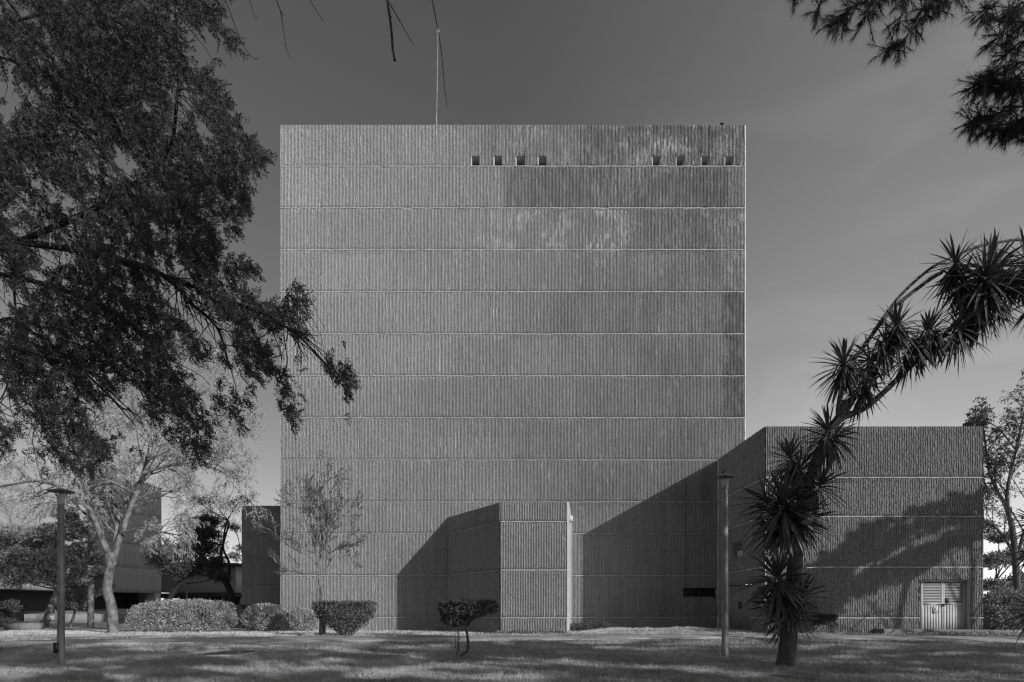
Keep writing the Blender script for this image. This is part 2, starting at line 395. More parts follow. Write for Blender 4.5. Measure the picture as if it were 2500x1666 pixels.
# ------------------------------------------------------------------ ribbed walls
PITCH, RD = 0.0868, 0.062
def rib_wall(mb, O, u, n, U0, U1, joints, holes=(), jit=0.003, chip=None, rowh=0.28, seed=0, lips=None):
    O = np.array(O, float); u = np.array(u, float); n = np.array(n, float)
    rg = np.random.default_rng(seed)
    def pos(U, D, Z):
        U = np.asarray(U); D = np.asarray(D); Z = np.asarray(Z)
        return np.stack([O[0] + u[0] * U + n[0] * D, O[1] + u[1] * U + n[1] * D, Z + 0 * U], -1)
    def slices(z0, z1):
        cuts = sorted({U0, U1} | {x for h in holes for x in (h[0], h[1]) if U0 < x < U1 and h[2] < z1 - .01 and h[3] > z0 + .01})
        for a, b in zip(cuts[:-1], cuts[1:]):
            mid = (a + b) / 2; iv = [(z0, z1)]
            for h in holes:
                if h[0] < mid < h[1]:
                    new = []
                    for s_, e_ in iv:
                        if h[3] <= s_ or h[2] >= e_: new.append((s_, e_)); continue
                        if h[2] > s_: new.append((s_, h[2]))
                        if h[3] < e_: new.append((h[3], e_))
                    iv = new
            for s_, e_ in iv:
                if e_ - s_ > 0.01: yield a, b, s_, e_
    def ribs(a, b, z0, z1):
        k0 = int(math.floor(a / PITCH)) - 1; k1 = int(math.ceil(b / PITCH)) + 1
        k = np.arange(k0, k1)
        off = _ng[(k * 7 + seed) % 256, 11] * 0.006 - 0.003
        ph = rg.uniform(0, PITCH); off = off + ph * (b - a > 3)
        bp = np.stack([k * PITCH + off, k * PITCH + off + 0.038, k * PITCH + off + 0.044, (k + 1) * PITCH - 0.008 + off], -1).ravel()
        dp = np.tile([0.0, 0.0, 1.0, 1.0], len(k))
        kk = np.repeat(k, 4)
        sel = (bp > a + 1e-4) & (bp < b - 1e-4)
        Us = np.concatenate([[a], bp[sel], [b]]); Ds = np.concatenate([[1.0], dp[sel], [1.0]]); Ks = np.concatenate([[0], kk[sel], [0]])
        nr = max(2, int((z1 - z0) / rowh) + 1); zs = np.linspace(z0, z1, nr)
        UU, ZZ = np.meshgrid(Us, zs)
        J = rg.normal(0, jit, UU.shape); J[:, 0] = J[:, -1] = 0
        # both edges of a crest shift together
        w = (vnoise(Ks[None, :] * 0.73 + 3, ZZ * 1.3 + seed) - 0.5) * 0.006; w[:, 0] = w[:, -1] = 0
        D = np.tile(Ds, (nr, 1)) * (RD + rg.normal(0, 0.0035, UU.shape))
        if chip is not None: D = D * chip(UU, ZZ, Ks[None, :] + 0 * ZZ)
        R = pos(UU + J * 0.6 + w, D, ZZ)
        back_t = pos(Us, 0 * Us, z1 + 0 * Us)[None]; back_b = pos(Us, 0 * Us, z0 + 0 * Us)[None]
        R = np.concatenate([back_b, R, back_t], 0)
        nr2, nu = R.shape[:2]
        i = np.arange(nr2 - 1)[:, None] * nu; j = np.arange(nu - 1)[None, :]
        mb.add(R.reshape(-1, 3), np.stack([i + j, i + j + 1, i + nu + j + 1, i + nu + j], -1).reshape(-1, 4))
    def flat(a, b, z0, z1, D, ztop=True, zbot=False, tgt=None):
        irr = tgt is not None; tgt = tgt if irr else mb
        Us = np.linspace(a, b, max(2, int((b - a) / 0.22)))
        if irr:
            z0 = z0 + (rg.random(len(Us)) - .5) * .022 + .012 * (vnoise(Us * .4 + seed, Us * 0 + z1) - .5)
            z1 = z1 + 0 * Us; D = D + rg.normal(0, .006, len(Us)) - .03 * (rg.random(len(Us)) < .10)
        else: z0 = z0 + 0 * Us; z1 = z1 + 0 * Us; D = D + 0 * Us
        rows = [pos(Us, D, z0), pos(Us, D, z1)]
        if ztop: rows.append(pos(Us, -0.012 + 0 * Us, z1))
        if zbot: rows.insert(0, pos(Us, -0.012 + 0 * Us, z0))
        R = np.stack(rows); nr2, nu = R.shape[:2]
        i = np.arange(nr2 - 1)[:, None] * nu; j = np.arange(nu - 1)[None, :]
        tgt.add(R.reshape(-1, 3), np.stack([i + j, i + j + 1, i + nu + j + 1, i + nu + j], -1).reshape(-1, 4))
    nb = len(joints) - 1
    for bi in range(nb):
        z0, z1 = joints[bi], joints[bi + 1]
        za = z0 + (0.028 if bi > 0 else 0); top = bi == nb - 1
        zb = z1 if top else z1 - 0.05
        if bi > 0:
            for s_, e_, a, b in slices(z0, za): flat(s_, e_, a, b, -0.012, ztop=False)
        for s_, e_, a, b in slices(za, zb): ribs(s_, e_, a, b)
        if lips is not None and U1 - U0 > 8:                     # fins left at the formwork edges
            su = U0 + rg.uniform(1.5, 4.5)
            while su < U1 - .6:
                ku = round(su / PITCH) * PITCH + .018; wdt = .022
                if rg.random() < .62 and not any(h[0] - .1 < ku < h[1] + .1 and h[2] < zb and h[3] > za for h in holes):
                    zt_ = za + (zb - za) * (1 if rg.random() < .7 else rg.uniform(.3, .8))
                    zr = np.linspace(za, zt_, 9); du = np.cumsum(rg.normal(0, .002, 9)); dd = RD + .008 + rg.normal(0, .003, 9)
                    Ra = pos(ku + du - wdt / 2, dd, zr); Rb = pos(ku + du + wdt / 2, dd, zr); Rc = pos(ku + du + wdt / 2, 0 * zr, zr); Rd = pos(ku + du - wdt / 2, 0 * zr, zr)
                    V_ = np.concatenate([Rd, Ra, Rb, Rc]); q_ = np.arange(8)
                    for o1 in (0, 9, 18): mb.add(V_, np.stack([o1 + q_, o1 + 9 + q_, o1 + 10 + q_, o1 + 1 + q_], -1))
                su += rg.uniform(2.4, 5.2)
        if not top:
            for s_, e_, a, b in slices(zb, z1): flat(s_, e_, a, b, RD + 0.006, ztop=True, zbot=True, tgt=lips)

# ---- tower
DT = 42.0
X_of = lambda px, Y: (px - HX) / F * Y
Z_of = lambda py, Y: EYE + (HY - py) / F * Y
TXL, TXR = X_of(684.5, DT), X_of(1818.5, DT)
TTOP = Z_of(305, DT)
tj = [0.0] + [Z_of(y, DT) for y in (1507, 1405, 1303, 1225, 1122.5, 1019.5, 917, 814.5, 711.5, 608.5, 507, 405)] + [TTOP]
wins = [(1150, 1171), (1205, 1226), (1259, 1281), (1313, 1335), (1592, 1613), (1650, 1671), (1711, 1732), (1769, 1792)]
wz0, wz1 = Z_of(404.6, DT), Z_of(382, DT)
holes = [(X_of(a, DT), X_of(b, DT), wz0, wz1) for a, b in wins]
sw = (X_of(1667, DT), X_of(1751.5, DT), Z_of(1457, DT), Z_of(1436, DT))
holes.append(sw)
def chip_tower(U, Z, K):
    h = _ng[(K.astype(int) * 29 + 3) % 256, (np.floor(Z / 0.5).astype(int) * 7) % 256]
    zone = sstep(0.5, 7, U) * sstep(21, 25, Z) * (fnoise(U * 0.5 + 40, Z * 0.8 + 9) > .42)
    gr = _ng[(K.astype(int) * 17 + 31) % 256, (np.floor(Z / 0.14).astype(int) * 11 + K.astype(int)) % 256]
    c = 1 - .26 * (gr > .74) - .12 * (gr < .16) - 0.35 * zone * (h > 0.5) - 0.5 * (h > .985) - 0.12 * (vnoise(K * 3.1, Z * 5) > .6)
    return np.clip(c, 0.35, 1)
tower = thing("concrete_tower", "tall tower of vertically ribbed pale concrete with small square openings near its top", "building", (0, DT, 0.0))
LT = (0, DT, 0)
mb = MB(); lp = MB(); rib_wall(mb, (0, DT + RD), (1, 0), (0, -1), TXL, TXR, tj, holes, chip=chip_tower, rowh=.14, jit=.0045, seed=3, lips=lp)
lp.build('joint_band', M['lip'], tower, loc=LT)
# closed edges, side walls, parapet thickness
BACK = 64.0
mb.quad((TXL, DT, 0), (TXL, DT + 0.08, 0), (TXL, DT + 0.08, TTOP), (TXL, DT, TTOP))
mb.quad((TXL, BACK, 0), (TXL, DT + 0.08, 0), (TXL, DT + 0.08, TTOP), (TXL, BACK, TTOP))
mb.quad((TXL, BACK, 0), (TXR + 0.11, BACK, 0), (TXR + 0.11, BACK, TTOP), (TXL, BACK, TTOP))
mb.quad((TXL, DT + 0.38, TTOP - 0.6), (TXR, DT + 0.38, TTOP - 0.6), (TXR, BACK, TTOP - 0.6), (TXL, BACK, TTOP - 0.6))
mb.quad((TXL, DT + 0.04, TTOP), (TXR, DT + 0.04, TTOP), (TXR, DT + 0.38, TTOP), (TXL, DT + 0.38, TTOP))
mb.quad((TXL, DT + 0.38, TTOP), (TXR, DT + 0.38, TTOP), (TXR, DT + 0.38, TTOP - .6), (TXL, DT + 0.38, TTOP - .6))
mb.build("wall", M['tower'], tower, loc=LT)
mb = MB()
for a, b in zip(tj[:-1], tj[1:]):
    w = 0.085 + 0.02 * random.random()
    mb.add([(TXR, DT, a), (TXR, DT, b - .02), (TXR + w, DT + 0.10, b - .02), (TXR + w, DT + 0.10, a), (TXR + .1, BACK, a), (TXR + .1, BACK, b - .02)], [(0, 3, 2, 1), (3, 4, 5, 2)])
    mb.quad((TXR - .01, DT + .02, b - .02), (TXR + .07, DT + .13, b - .02), (TXR + .07, DT + .13, b), (TXR - .01, DT + .02, b))
mb.build("corner_strip", M['plainc'], tower, loc=LT)
for (a, b, c, d) in holes[:-1]:
    mb = MB(); dp = 0.75; y0, y1 = DT - 0.004, DT + dp
    mb.quad((a, y0, c), (a, y1, c), (a, y1, d), (a, y0, d)); mb.quad((b, y0, c), (b, y0, d), (b, y1, d), (b, y1, c))
    mb.quad((a, y0, d), (a, y1, d), (b, y1, d), (b, y0, d)); mb.quad((a, y0, c), (b, y0, c), (b, y1, c), (a, y1, c))
    w = mb.build("window", M['plainc'], tower, loc=LT)
    mb = MB(); mb.add([(a - .012, y0 - .002, c), (a + .055, y0 + .07, c), (a + .055, y0 + .07, d), (a - .012, y0 - .002, d)], [(0, 1, 2, 3)]); mb.build("jamb", M['lip'], w, loc=LT)
    mb = MB(); mb.quad((a, y1, c), (b, y1, c), (b, y1, d), (a, y1, d)); mb.build("pane", M['soil'], w, loc=LT)
    mb = MB(); mb.box(a, b, y1 - .06, y1 - .01, c + .16, c + .22); mb.build("frame", M['darkmetal'], w, loc=LT)
a, b, c, d = sw; mb = MB(); y0, y1 = DT - .004, DT + 0.5
mb.quad((a, y0, c), (a, y1, c), (a, y1, d), (a, y0, d)); mb.quad((b, y0, c), (b, y0, d), (b, y1, d), (b, y1, c))
mb.quad((a, y0, d), (a, y1, d), (b, y1, d), (b, y0, d)); mb.quad((a, y0, c), (b, y0, c), (b, y1, c), (a, y1, c))
w = mb.build("window", M['plainc'], tower, loc=LT); w['label'] = "long low strip window near the ground"
mb = MB(); mb.quad((a, y1, c), (b, y1, c), (b, y1, d), (a, y1, d)); mb.build("pane", M['glass'], w, loc=LT)
mb = MB(); xm = (a + b) / 2
mb.box(a, b, y0 + .1, y0 + .14, c, c + .05); mb.box(a, b, y0 + .1, y0 + .14, d - .05, d); mb.box(xm - .03, xm + .03, y0 + .1, y0 + .14, c + .05, d - .05)
mb.build("frame", M['darkmetal'], w, loc=LT)
mb = MB()
pts = [(X_of(1674, DT) + 0.01 * math.sin(q * 1.7), DT - 0.03, Z_of(1180, DT) * (1 - q / 20) + Z_of(1440, DT) * q / 20) for q in range(21)]
mb.tube(pts, 0.014, 5); mb.build("cable", M['darkmetal'], tower, loc=LT)

# roof mast on the tower, birds
mast = thing("antenna_mast", "thin pale mast rising from the tower roof", "antenna", (X_of(1064, 44), 44, TTOP - 0.6))
Lm = (X_of(1064, 44), 44, TTOP - 0.6)
top = P(1069, 85, 44); mb = MB(); mb.tube([Lm, (Lm[0] + (top[0] - Lm[0]) * .5, 44, (Lm[2] + top[2]) / 2), top], [0.042, 0.036, 0.022], 8)
mb.build("pole", M['galv'], mast, loc=Lm)
mb = MB(); mb.lathe([(0.0, 0), (.07, .05), (.09, .25), (.05, .45), (.0, .5)], (top[0], 44, top[2]), 10); mb.tube([(top[0] - .02, 44, top[2]), (top[0], 44, top[2] + 0.1)], 0.02, 5)
mb.build("lamp_head", M['paint'], mast, loc=Lm)

def make_bird(name, label, loc, s, rotz, matb, matw):
    r = thing(name, label, "bird", loc)
    mb = MB()
    prof = [(-0.16, .004, .035), (-.10, .018, .045), (-.05, .035, .06), (0.0, .042, .085), (.035, .036, .115), (.055, .024, .14), (.07, .026, .158), (.085, .022, .165), (.10, .008, .162), (.125, .001, .158)]
    mb.tube([(x * s, 0, z * s) for x, r_, z in prof], [r_ * s for x, r_, z in prof], 10)
    b = mb.build("body", matb, r, smooth=True)
    mb = MB(); mb.tube([(x * s, 0.0, (z - .012) * s) for x, r_, z in prof[2:6]], [r_ * s * 0.93 for x, r_, z in prof[2:6]], 10); mb.build("breast", matw, r, smooth=True)
    mb = MB()
    for sd in (-1, 1): mb.tube([(0.005 * s, sd * .015 * s, .045 * s), (0.01 * s, sd * .016 * s, 0)], 0.003 * s, 5)
    mb.build("legs", M['darkmetal'], r)
    r.rotation_euler = (0, 0, rotz); return r
make_bird("bird", "small dark bird perched on the tower roof edge near the right corner", (X_of(1764, DT), DT + 0.15, TTOP), 1.7, 1.9, M['darkmetal'], M['bark'])

# ---- projecting block in front of the tower
DJ = 35.9
JXL, JXR = X_of(1222, DJ), X_of(1384.5, DJ)
JT = Z_of(1226, DJ)
blk = thing("projecting_block", "low ribbed concrete block with a slanting shaded side standing against the middle of the tower", "building", (JXL, DJ, 0))
LJ = (JXL, DJ, 0)
jj = [0, Z_of(1508, DJ), Z_of(1391, DJ), Z_of(1273, DJ), JT]
mb = MB(); lp = MB(); rib_wall(mb, (0, DJ + RD), (1, 0), (0, -1), JXL, JXR, jj, chip=chip_tower, rowh=.14, seed=11, lips=lp)
A2 = np.array([X_of(1096, DT), DT]); B2 = np.array([JXL, DJ + RD])
L_ = np.linalg.norm(B2 - A2); u2 = (B2 - A2) / L_; n2 = np.array([u2[1], -u2[0]])
if n2[1] > 0: n2 = -n2
rib_wall(mb, A2, u2, n2, 0, L_, jj, seed=12, lips=lp)
lp.build('joint_band', M['lip'], blk, loc=LJ)
mb.add([(JXL, DJ, JT), (JXR, DJ, JT), (X_of(1390, DT), DT, JT), (A2[0], A2[1], JT)], [(0, 1, 2, 3)])
mb.build("wall", M['tower'], blk, loc=LJ)
mb = MB(); xb = X_of(1391, DT) + 0.12
zs_ = [0, Z_of(1391, DJ), JT]
mb.quad((JXR, DJ - .006, 0), (JXR + 0.1, DJ + .02, 0), (JXR + .1, DJ + .02, JT), (JXR, DJ - .006, JT))
mb.quad((JXR + .1, DJ + .02, 0), (xb, DT, 0), (xb, DT, JT), (JXR + .1, DJ + .02, JT))
mb.build("corner_strip", M['plainc'], blk, loc=LJ)
# flood lamp on the block's corner
lx, ly, lz = P(1393, 1267, DJ + 1.0)
fl = thing("wall_lamp", "small pale box lamp fixed to the top right corner of the projecting block", "lamp", (lx, ly, lz))
mb = MB()
V = [(-.15, -.12, -.16), (.12, -.14, -.16), (.12, .12, -.13), (-.15, .12, -.13), (-.15, -.12, .16), (.11, -.10, .16), (.11, .12, .16), (-.15, .12, .16)]
mb.add(V, [(0,3,2,1),(4,5,6,7),(0,1,5,4),(1,2,6,5),(2,3,7,6),(3,0,4,7)]); mb.build("housing", M['paint'], fl)
mb = MB(); mb.box(-.2, -.155, -.03, .03, -.05, .05); mb.build("bracket", M['darkmetal'], fl); mb = MB(); mb.box(-.12, .09, -.11, .09, -.185, -.165); mb.build("lens", M['darkmetal'], fl)

# ---- right block
DR = 34.1
RXL, RXR = X_of(1870, DR), X_of(2401, DR)
RT = Z_of(1041, DR)
rb = thing("side_block", "low rough ribbed block right of the tower with a louvred double door", "building", (RXL, DR, 0))
LR = (RXL, DR, 0)
rj = [0, Z_of(1508, DR), Z_of(1384, DR), Z_of(1260, DR), Z_of(1165, DR), RT]
dz0 = Z_of(1537, DR) + .02; dz1 = Z_of(1417, DR)
dh = (X_of(2246, DR), X_of(2368, DR), 0.0, dz1)
def chip_block(U, Z, K):
    a = _ng[(K.astype(int) * 13 + 7) % 256, (np.floor(Z / 0.12).astype(int) * 5) % 256]
    return np.clip(1.0 - 0.55 * (a > 0.62) - 0.25 * (a < .15), 0.35, 1.1)
mb = MB(); lp = MB(); rib_wall(mb, (0, DR + RD), (1, 0), (0, -1), RXL, RXR, rj, [dh], jit=0.004, chip=chip_block, seed=21, rowh=0.12, lips=lp)
# oblique face towards the tower
A3 = np.array([X_of(1752, DT), DT]); B3 = np.array([RXL, DR + RD])
L3 = np.linalg.norm(B3 - A3); u3 = (B3 - A3) / L3; n3 = np.array([u3[1], -u3[0]])
def on_obl(px):   # U coordinate where the ray through px meets the oblique wall
    k = (px - HX) / F
    # A3.x + u.x*U = k*(A3.y+u.y*U)
    return (k * A3[1] - A3[0]) / (u3[0] - k * u3[1])
def zobl(px, py):
    U = on_obl(px); Y = A3[1] + u3[1] * U; return Z_of(py, Y)
ow = (on_obl(1783), on_obl(1815.5), zobl(1783, 1366), zobl(1783, 1330))
od = (on_obl(1781), on_obl(1838), 0.0, zobl(1800, 1429))
rib_wall(mb, A3, u3, n3, 0.35, L3, rj, [ow, od], jit=0.005, chip=chip_block, seed=22, rowh=0.15, lips=lp)
lp.build('joint_band', M['lip'], rb, loc=LR)
mb.quad((RXR, DR, 0), (RXR, 50, 0), (RXR, 50, RT), (RXR, DR, RT))
mb.quad((RXL, DR + .04, RT), (RXR, DR + .04, RT), (RXR, 50, RT), (A3[0], A3[1] + .1, RT))
mb.quad((A3[0] + .02, A3[1] + .04, RT), (A3[0], 50, RT), (RXR, 50, RT), (RXR, 49, RT))
mb.build("wall", M['block'], rb, loc=LR)
mb = MB()
for a, b in zip(rj[:-1], rj[1:]): mb.obox(A3, u3, n3, -0.03, 0.35, -0.05, RD * .8, a, b - .015)
mb.build("corner_strip", M['plainc'], rb, loc=LR)
# oblique window
def wpt(U, D, z): return (A3[0] + u3[0]*U + n3[0]*D, A3[1] + u3[1]*U + n3[1]*D, z)
def recess(A, u, n, hole, dpt, mat, matb, parent, name, loc, bottom=True):
    a, b, c, d = hole; mb = MB()
    w = lambda U, D, z: (A[0] + u[0]*U + n[0]*D, A[1] + u[1]*U + n[1]*D, z)
    f = RD + .003
    mb.quad(w(a, f, c), w(a, -dpt, c), w(a, -dpt, d), w(a, f, d)); mb.quad(w(b, f, c), w(b, f, d), w(b, -dpt, d), w(b, -dpt, c))
    mb.quad(w(a, f, d), w(a, -dpt, d), w(b, -dpt, d), w(b, f, d))
    if bottom: mb.quad(w(a, f, c), w(b, f, c), w(b, -dpt, c), w(a, -dpt, c))
    return mb.build(name, mat, parent, loc=loc)
w = recess(A3, u3, n3, ow, 0.35, M['plainc'], None, rb, "window", LR)
mb = MB(); mb.obox(A3, u3, n3, ow[0], ow[1], -.34, -.32, ow[2], ow[3]); mb.build("pane", M['glass'], w, loc=LR)
mb = MB(); hh = ow[3] - ow[2]
for q in range(4): mb.obox(A3, u3, n3, ow[0] + .03, ow[1] - .06, -.16, -.10, ow[3] - .10 - q * .13, ow[3] - .05 - q * .13)
mb.build("louvre", M['greypaint'], w, loc=LR)
mb = MB(); mb.obox(A3, u3, n3, ow[0] + (ow[1]-ow[0])*.35, ow[1] - .08, -.14, -.11, ow[2] + .02, ow[2] + hh * .5); mb.build("board", M['paint'], w, loc=LR)
# oblique double door
w = recess(A3, u3, n3, od, 0.06, M['plainc'], None, rb, "door", LR, bottom=False)
w['label'] = "grey ribbed sheet metal double door on the shaded slanting side"
mid = (od[0] + od[1]) / 2
mb = MB()
mb.obox(A3, u3, n3, od[0] + .02, mid - .006, -.05, -.02, .3, od[3] - .03); mb.obox(A3, u3, n3, mid + .006, od[1] - .02, -.05, -.02, .3, od[3] - .03)
uu = od[0] + .08
while uu < od[1] - .08:
    if abs(uu - mid) > .05: mb.obox(A3, u3, n3, uu, uu + .05, -.019, .002, .32, od[3] - .05)
    uu += 0.16
mb.build("leaf_panel", M['greypaint'], w, loc=LR)
for s_ in (-1, 1):
    mb = MB(); mb.obox(A3, u3, n3, mid + s_ * .17 - .03, mid + s_ * .17 + .03, .004, .06, 1.45, 1.85); mb.build("handle", M['darkmetal'], w, loc=LR)
# louvred double door on the front
uf, nf, Of = np.array([1.0, 0]), np.array([0, -1.0]), np.array([0.0, DR + RD])
w = recess(Of, uf, nf, dh, 0.45, M['plainc'], None, rb, "door", LR, bottom=False)
w['label'] = "pale double door with horizontal louvres above vertical ribs and a warning sign"
yd = DR + 0.30
dxl, dxr = X_of(2248, yd), X_of(2355, yd); dxm = (dxl + dxr) / 2
zsplit = Z_of(1474, yd)
mb = MB()
mb.box(dxl, dxr, yd + .05, yd + .07, .3, dz1)                                            # backing sheet
mb.box(dxr, X_of(2368, DR) + .02, yd - .02, yd + .1, .2, dz1)                            # side infill
mb.build("back_sheet", M['greypaint'], w, loc=LR)
mb = MB()
for a, b in ((dxl, dxm), (dxm, dxr)):
    mb.box(a + .005, a + .07, yd - .03, yd + .03, .33, dz1 - .08); mb.box(b - .07, b - .005, yd - .03, yd + .03, .33, dz1 - .08)
    mb.box(a + .07, b - .07, yd - .025, yd + .03, zsplit - .06, zsplit + .02)
mb.box(dxl - .0, dxr, yd - .03, yd + .04, dz1 - .08, dz1 - .002)
mb.build("door_frame", M['paint'], w, loc=LR)
for a, b in ((dxl + .07, dxm - .07), (dxm + .07, dxr - .07)):
    mb = MB(); z = zsplit + .04; nlv = 13; st = (dz1 - .1 - z) / nlv
    for q in range(nlv):
        zz = z + q * st + 0.01
        V = [(a, yd - .035, zz), (b, yd - .035, zz), (b, yd - .02, zz + st * .46), (a, yd - .02, zz + st * .46), (a, yd + .04, zz + st * .5), (b, yd + .04, zz + st * .5)]
        mb.add(V, [(0, 1, 2, 3), (3, 2, 5, 4)])
    mb.build("louvre", M['paint'], w, loc=LR)
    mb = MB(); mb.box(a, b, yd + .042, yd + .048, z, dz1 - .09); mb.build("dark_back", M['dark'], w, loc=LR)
    mb = MB(); mb.box(a, b, yd - .005, yd + .02, .33, zsplit - .06)
    uu = a + .0
    while uu < b - .05:
        mb.box(uu, uu + .075, yd - .022, yd - .006, .34, zsplit - .065); uu += .137
    mb.build("leaf_panel", M['paint'], w, loc=LR)
# warning sign: triangle with a bolt, on a small pale plate
sx_, sz_ = X_of(2282, yd), Z_of(1488.5, yd)
mb = MB(); mb.box(sx_ - .14, sx_ + .14, yd - .040, yd - .024, sz_ - .2, sz_ + .14); sg = mb.build("warning_sign", M['paint'], w, loc=LR)
mb = MB()
T = [(sx_ - .105, sz_ - .09), (sx_ + .105, sz_ - .09), (sx_, sz_ + .1)]
cx_, cz_ = sx_, sz_ - .025
for a in range(3):
    p0, p1 = T[a], T[(a + 1) % 3]; i0 = (cx_ + (p0[0]-cx_)*.83, cz_ + (p0[1]-cz_)*.83); i1 = (cx_ + (p1[0]-cx_)*.83, cz_ + (p1[1]-cz_)*.83)
    yy = yd - .043; mb.quad((p0[0], yy, p0[1]), (p1[0], yy, p1[1]), (i1[0], yy, i1[1]), (i0[0], yy, i0[1]))
for (a, b, c, d) in (((-.005, .055), (.022, .055), (.0, -.005), (-.028, -.005)), ((-.012, .012), (.03, .012), (.0, -.07), (-.008, -.02))):
    mb.quad(*[(sx_ + e[0], yd - .043, sz_ + e[1]) for e in (a, b, c, d)])
mb.build("symbol", M['darkmetal'], sg, loc=LR)
mb = MB(); mb.box(dxm - .28, dxm + .26, yd - .09, yd - .05, zsplit - .035, zsplit - .01); mb.box(dxm + .1, dxm + .28, yd - .05, yd - .036, zsplit + .04, zsplit + .28)
mb.box(dxm - .03, dxm + .03, yd - .10, yd - .05, zsplit - .14, zsplit - .05)
mb.build("bolt_handle", M['darkmetal'], w, loc=LR)
# wall fixture near the corner
fx, fz = X_of(2367, DR), Z_of(1256, DR)
f2 = thing("wall_lamp", "small dark fitting sticking out of the right end of the side block", "lamp", (fx, DR - .05, fz))
mb = MB(); mb.tube([(0, .06, -.05), (0, -.1, 0), (.0, -.28, .06)], .02, 6); mb.build("arm", M['darkmetal'], f2)
mb = MB(); mb.lathe([(.01, .14), (.06, .12), (.09, .02), (.1, -.06), (.02, -.07)], (0.02, -.3, 0), 12); mb.build("shade", M['greypaint'], f2)
# doorstep platform
mb = MB(); xa, xb2 = X_of(2165, 33), X_of(2440, 33)
zt = Z_of(1535, 34)
xsn = np.linspace(xa, xb2, 30)
yn = 33.25 - .35 * (xsn - xa) / (xb2 - xa) + (fnoise(xsn * 2, xsn * 0) - .5) * .12
topf = np.column_stack([xsn, yn, zt - .05 * (xsn - xa) / (xb2 - xa) + 0 * xsn]); topb = topf.copy(); topb[:, 1] = DR - .01
botf = topf.copy(); botf[:, 2] = 0.02; botf[:, 1] += .12
midf = topf.copy(); midf[:, 2] -= .07; midf[:, 1] -= .01
R = np.stack([botf, midf, topf, topb]); i = np.arange(3)[:, None] * 30; j = np.arange(29)[None, :]
mb.add(R.reshape(-1, 3), np.stack([i + j, i + j + 1, i + 30 + j + 1, i + 30 + j], -1).reshape(-1, 4))
mb.add([botf[0], topf[0], topb[0], (topb[0][0], topb[0][1], 0)], [(0, 1, 2, 3)]); mb.add([botf[-1], topf[-1], topb[-1], (topb[-1][0], topb[-1][1], 0)], [(0, 1, 2, 3)])
o = mb.build("doorstep_platform", M['slab']); tag(o, "low crumbling concrete platform under the louvred double door", "platform")
# kerb stone by the small tree, block on grass
def stone(name, label, c, sx, sy, sz, rz, mat):
    mb = MB(); mb.box(-sx/2, sx/2, -sy/2, sy/2, -0.05, sz); V = mb.v[0]; V += (RNG.random(V.shape) - .5) * .04
    o = mb.build(name, mat); o.location = (c[0], c[1], float(ground_z(c[0], c[1]))); o.rotation_euler = (0, 0, rz); return tag(o, label, "stone block")
stone("stone_block", "low grey stone block left of the young bare tree trunk", (X_of(748, 34.0), 34.0), .75, .5, .17, .1, M['slab'])
stone("stone_bench", "long low concrete ledge under the leaning trunk at the far left", (X_of(58, 43), 43.0), 2.1, .6, .42, .0, M['slab'])

# ---- block behind the tower at the left
DA = 50.0
ax0, ax1 = X_of(590, DA), -10.0
AT = Z_of(1235, DA)
ab = thing("rear_block", "dark shaded ribbed block peeking out behind the left edge of the tower", "building", (ax0, DA, 0))
mb = MB(); lp = MB(); rib_wall(mb, (0, DA + RD), (1, 0), (0, -1), ax0, ax1, [0, Z_of(1432, DA), Z_of(1362, DA), Z_of(1306, DA), AT], seed=31, lips=lp)
lp.build('joint_band', M['lip'], ab, loc=(ax0, DA, 0))
mb.quad((ax0, DA, 0), (ax0, 70, 0), (ax0, 70, AT), (ax0, DA, AT)); mb.quad((ax0, DA + .02, AT), (ax1, DA + .02, AT), (ax1, 70, AT), (ax0, 70, AT))
mb.build("wall", M['farc'], ab, loc=(ax0, DA, 0))

# ---- far left building, long wall receding to the right
A4 = np.array([-45.5, 50.0]); B4 = np.array([-41.8, 81.3])
L4 = np.linalg.norm(B4 - A4); u4 = (B4 - A4) / L4; n4 = np.array([u4[1], -u4[0]])
HT4 = Z_of(1192, 81.3); HB4 = Z_of(1449, 81.3)
fb = thing("long_hall", "big ribbed hall at the far left, sunlit on its left part", "building", (B4[0], B4[1], 0))
LF = (B4[0], B4[1], 0)
mb = MB(); lp = MB(); rib_wall(mb, A4, u4, n4, 0, L4, [HB4, Z_of(1394, 81.3), Z_of(1340, 81.3), Z_of(1270, 81.3), HT4], seed=41, rowh=.6, lips=lp)
lp.build('joint_band', M['lip'], fb, loc=LF)
mb.quad((B4[0], B4[1], HB4), (B4[0] - 30, B4[1] + 3, HB4), (B4[0] - 30, B4[1] + 3, HT4), (B4[0], B4[1], HT4))
mb.quad((A4[0], A4[1], HB4), (B4[0], B4[1], HB4), (B4[0] - 4, B4[1], HB4), (A4[0] - 4, A4[1], HB4))
mb.quad((A4[0], A4[1], HT4), (B4[0], B4[1], HT4), (B4[0] - 30, B4[1], HT4), (A4[0] - 30, A4[1], HT4))
mb.quad((A4[0], A4[1], HB4), (A4[0] - 30, A4[1], HB4), (A4[0] - 30, A4[1], HT4), (A4[0], A4[1], HT4))
mb.build("wall", M['farc'], fb, loc=LF)
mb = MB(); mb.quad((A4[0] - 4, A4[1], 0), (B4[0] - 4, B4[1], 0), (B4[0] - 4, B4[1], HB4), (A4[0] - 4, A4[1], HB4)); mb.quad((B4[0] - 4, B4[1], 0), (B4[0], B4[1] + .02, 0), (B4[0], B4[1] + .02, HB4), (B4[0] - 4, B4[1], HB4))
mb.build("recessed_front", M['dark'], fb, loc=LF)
mb = MB()
for U in (L4 - 0.02,): mb.obox(A4, u4, n4, U - 1.0, U, -2.2, -.03, 0, HB4)
mb.build("pillar", M['farc'], fb, loc=LF)
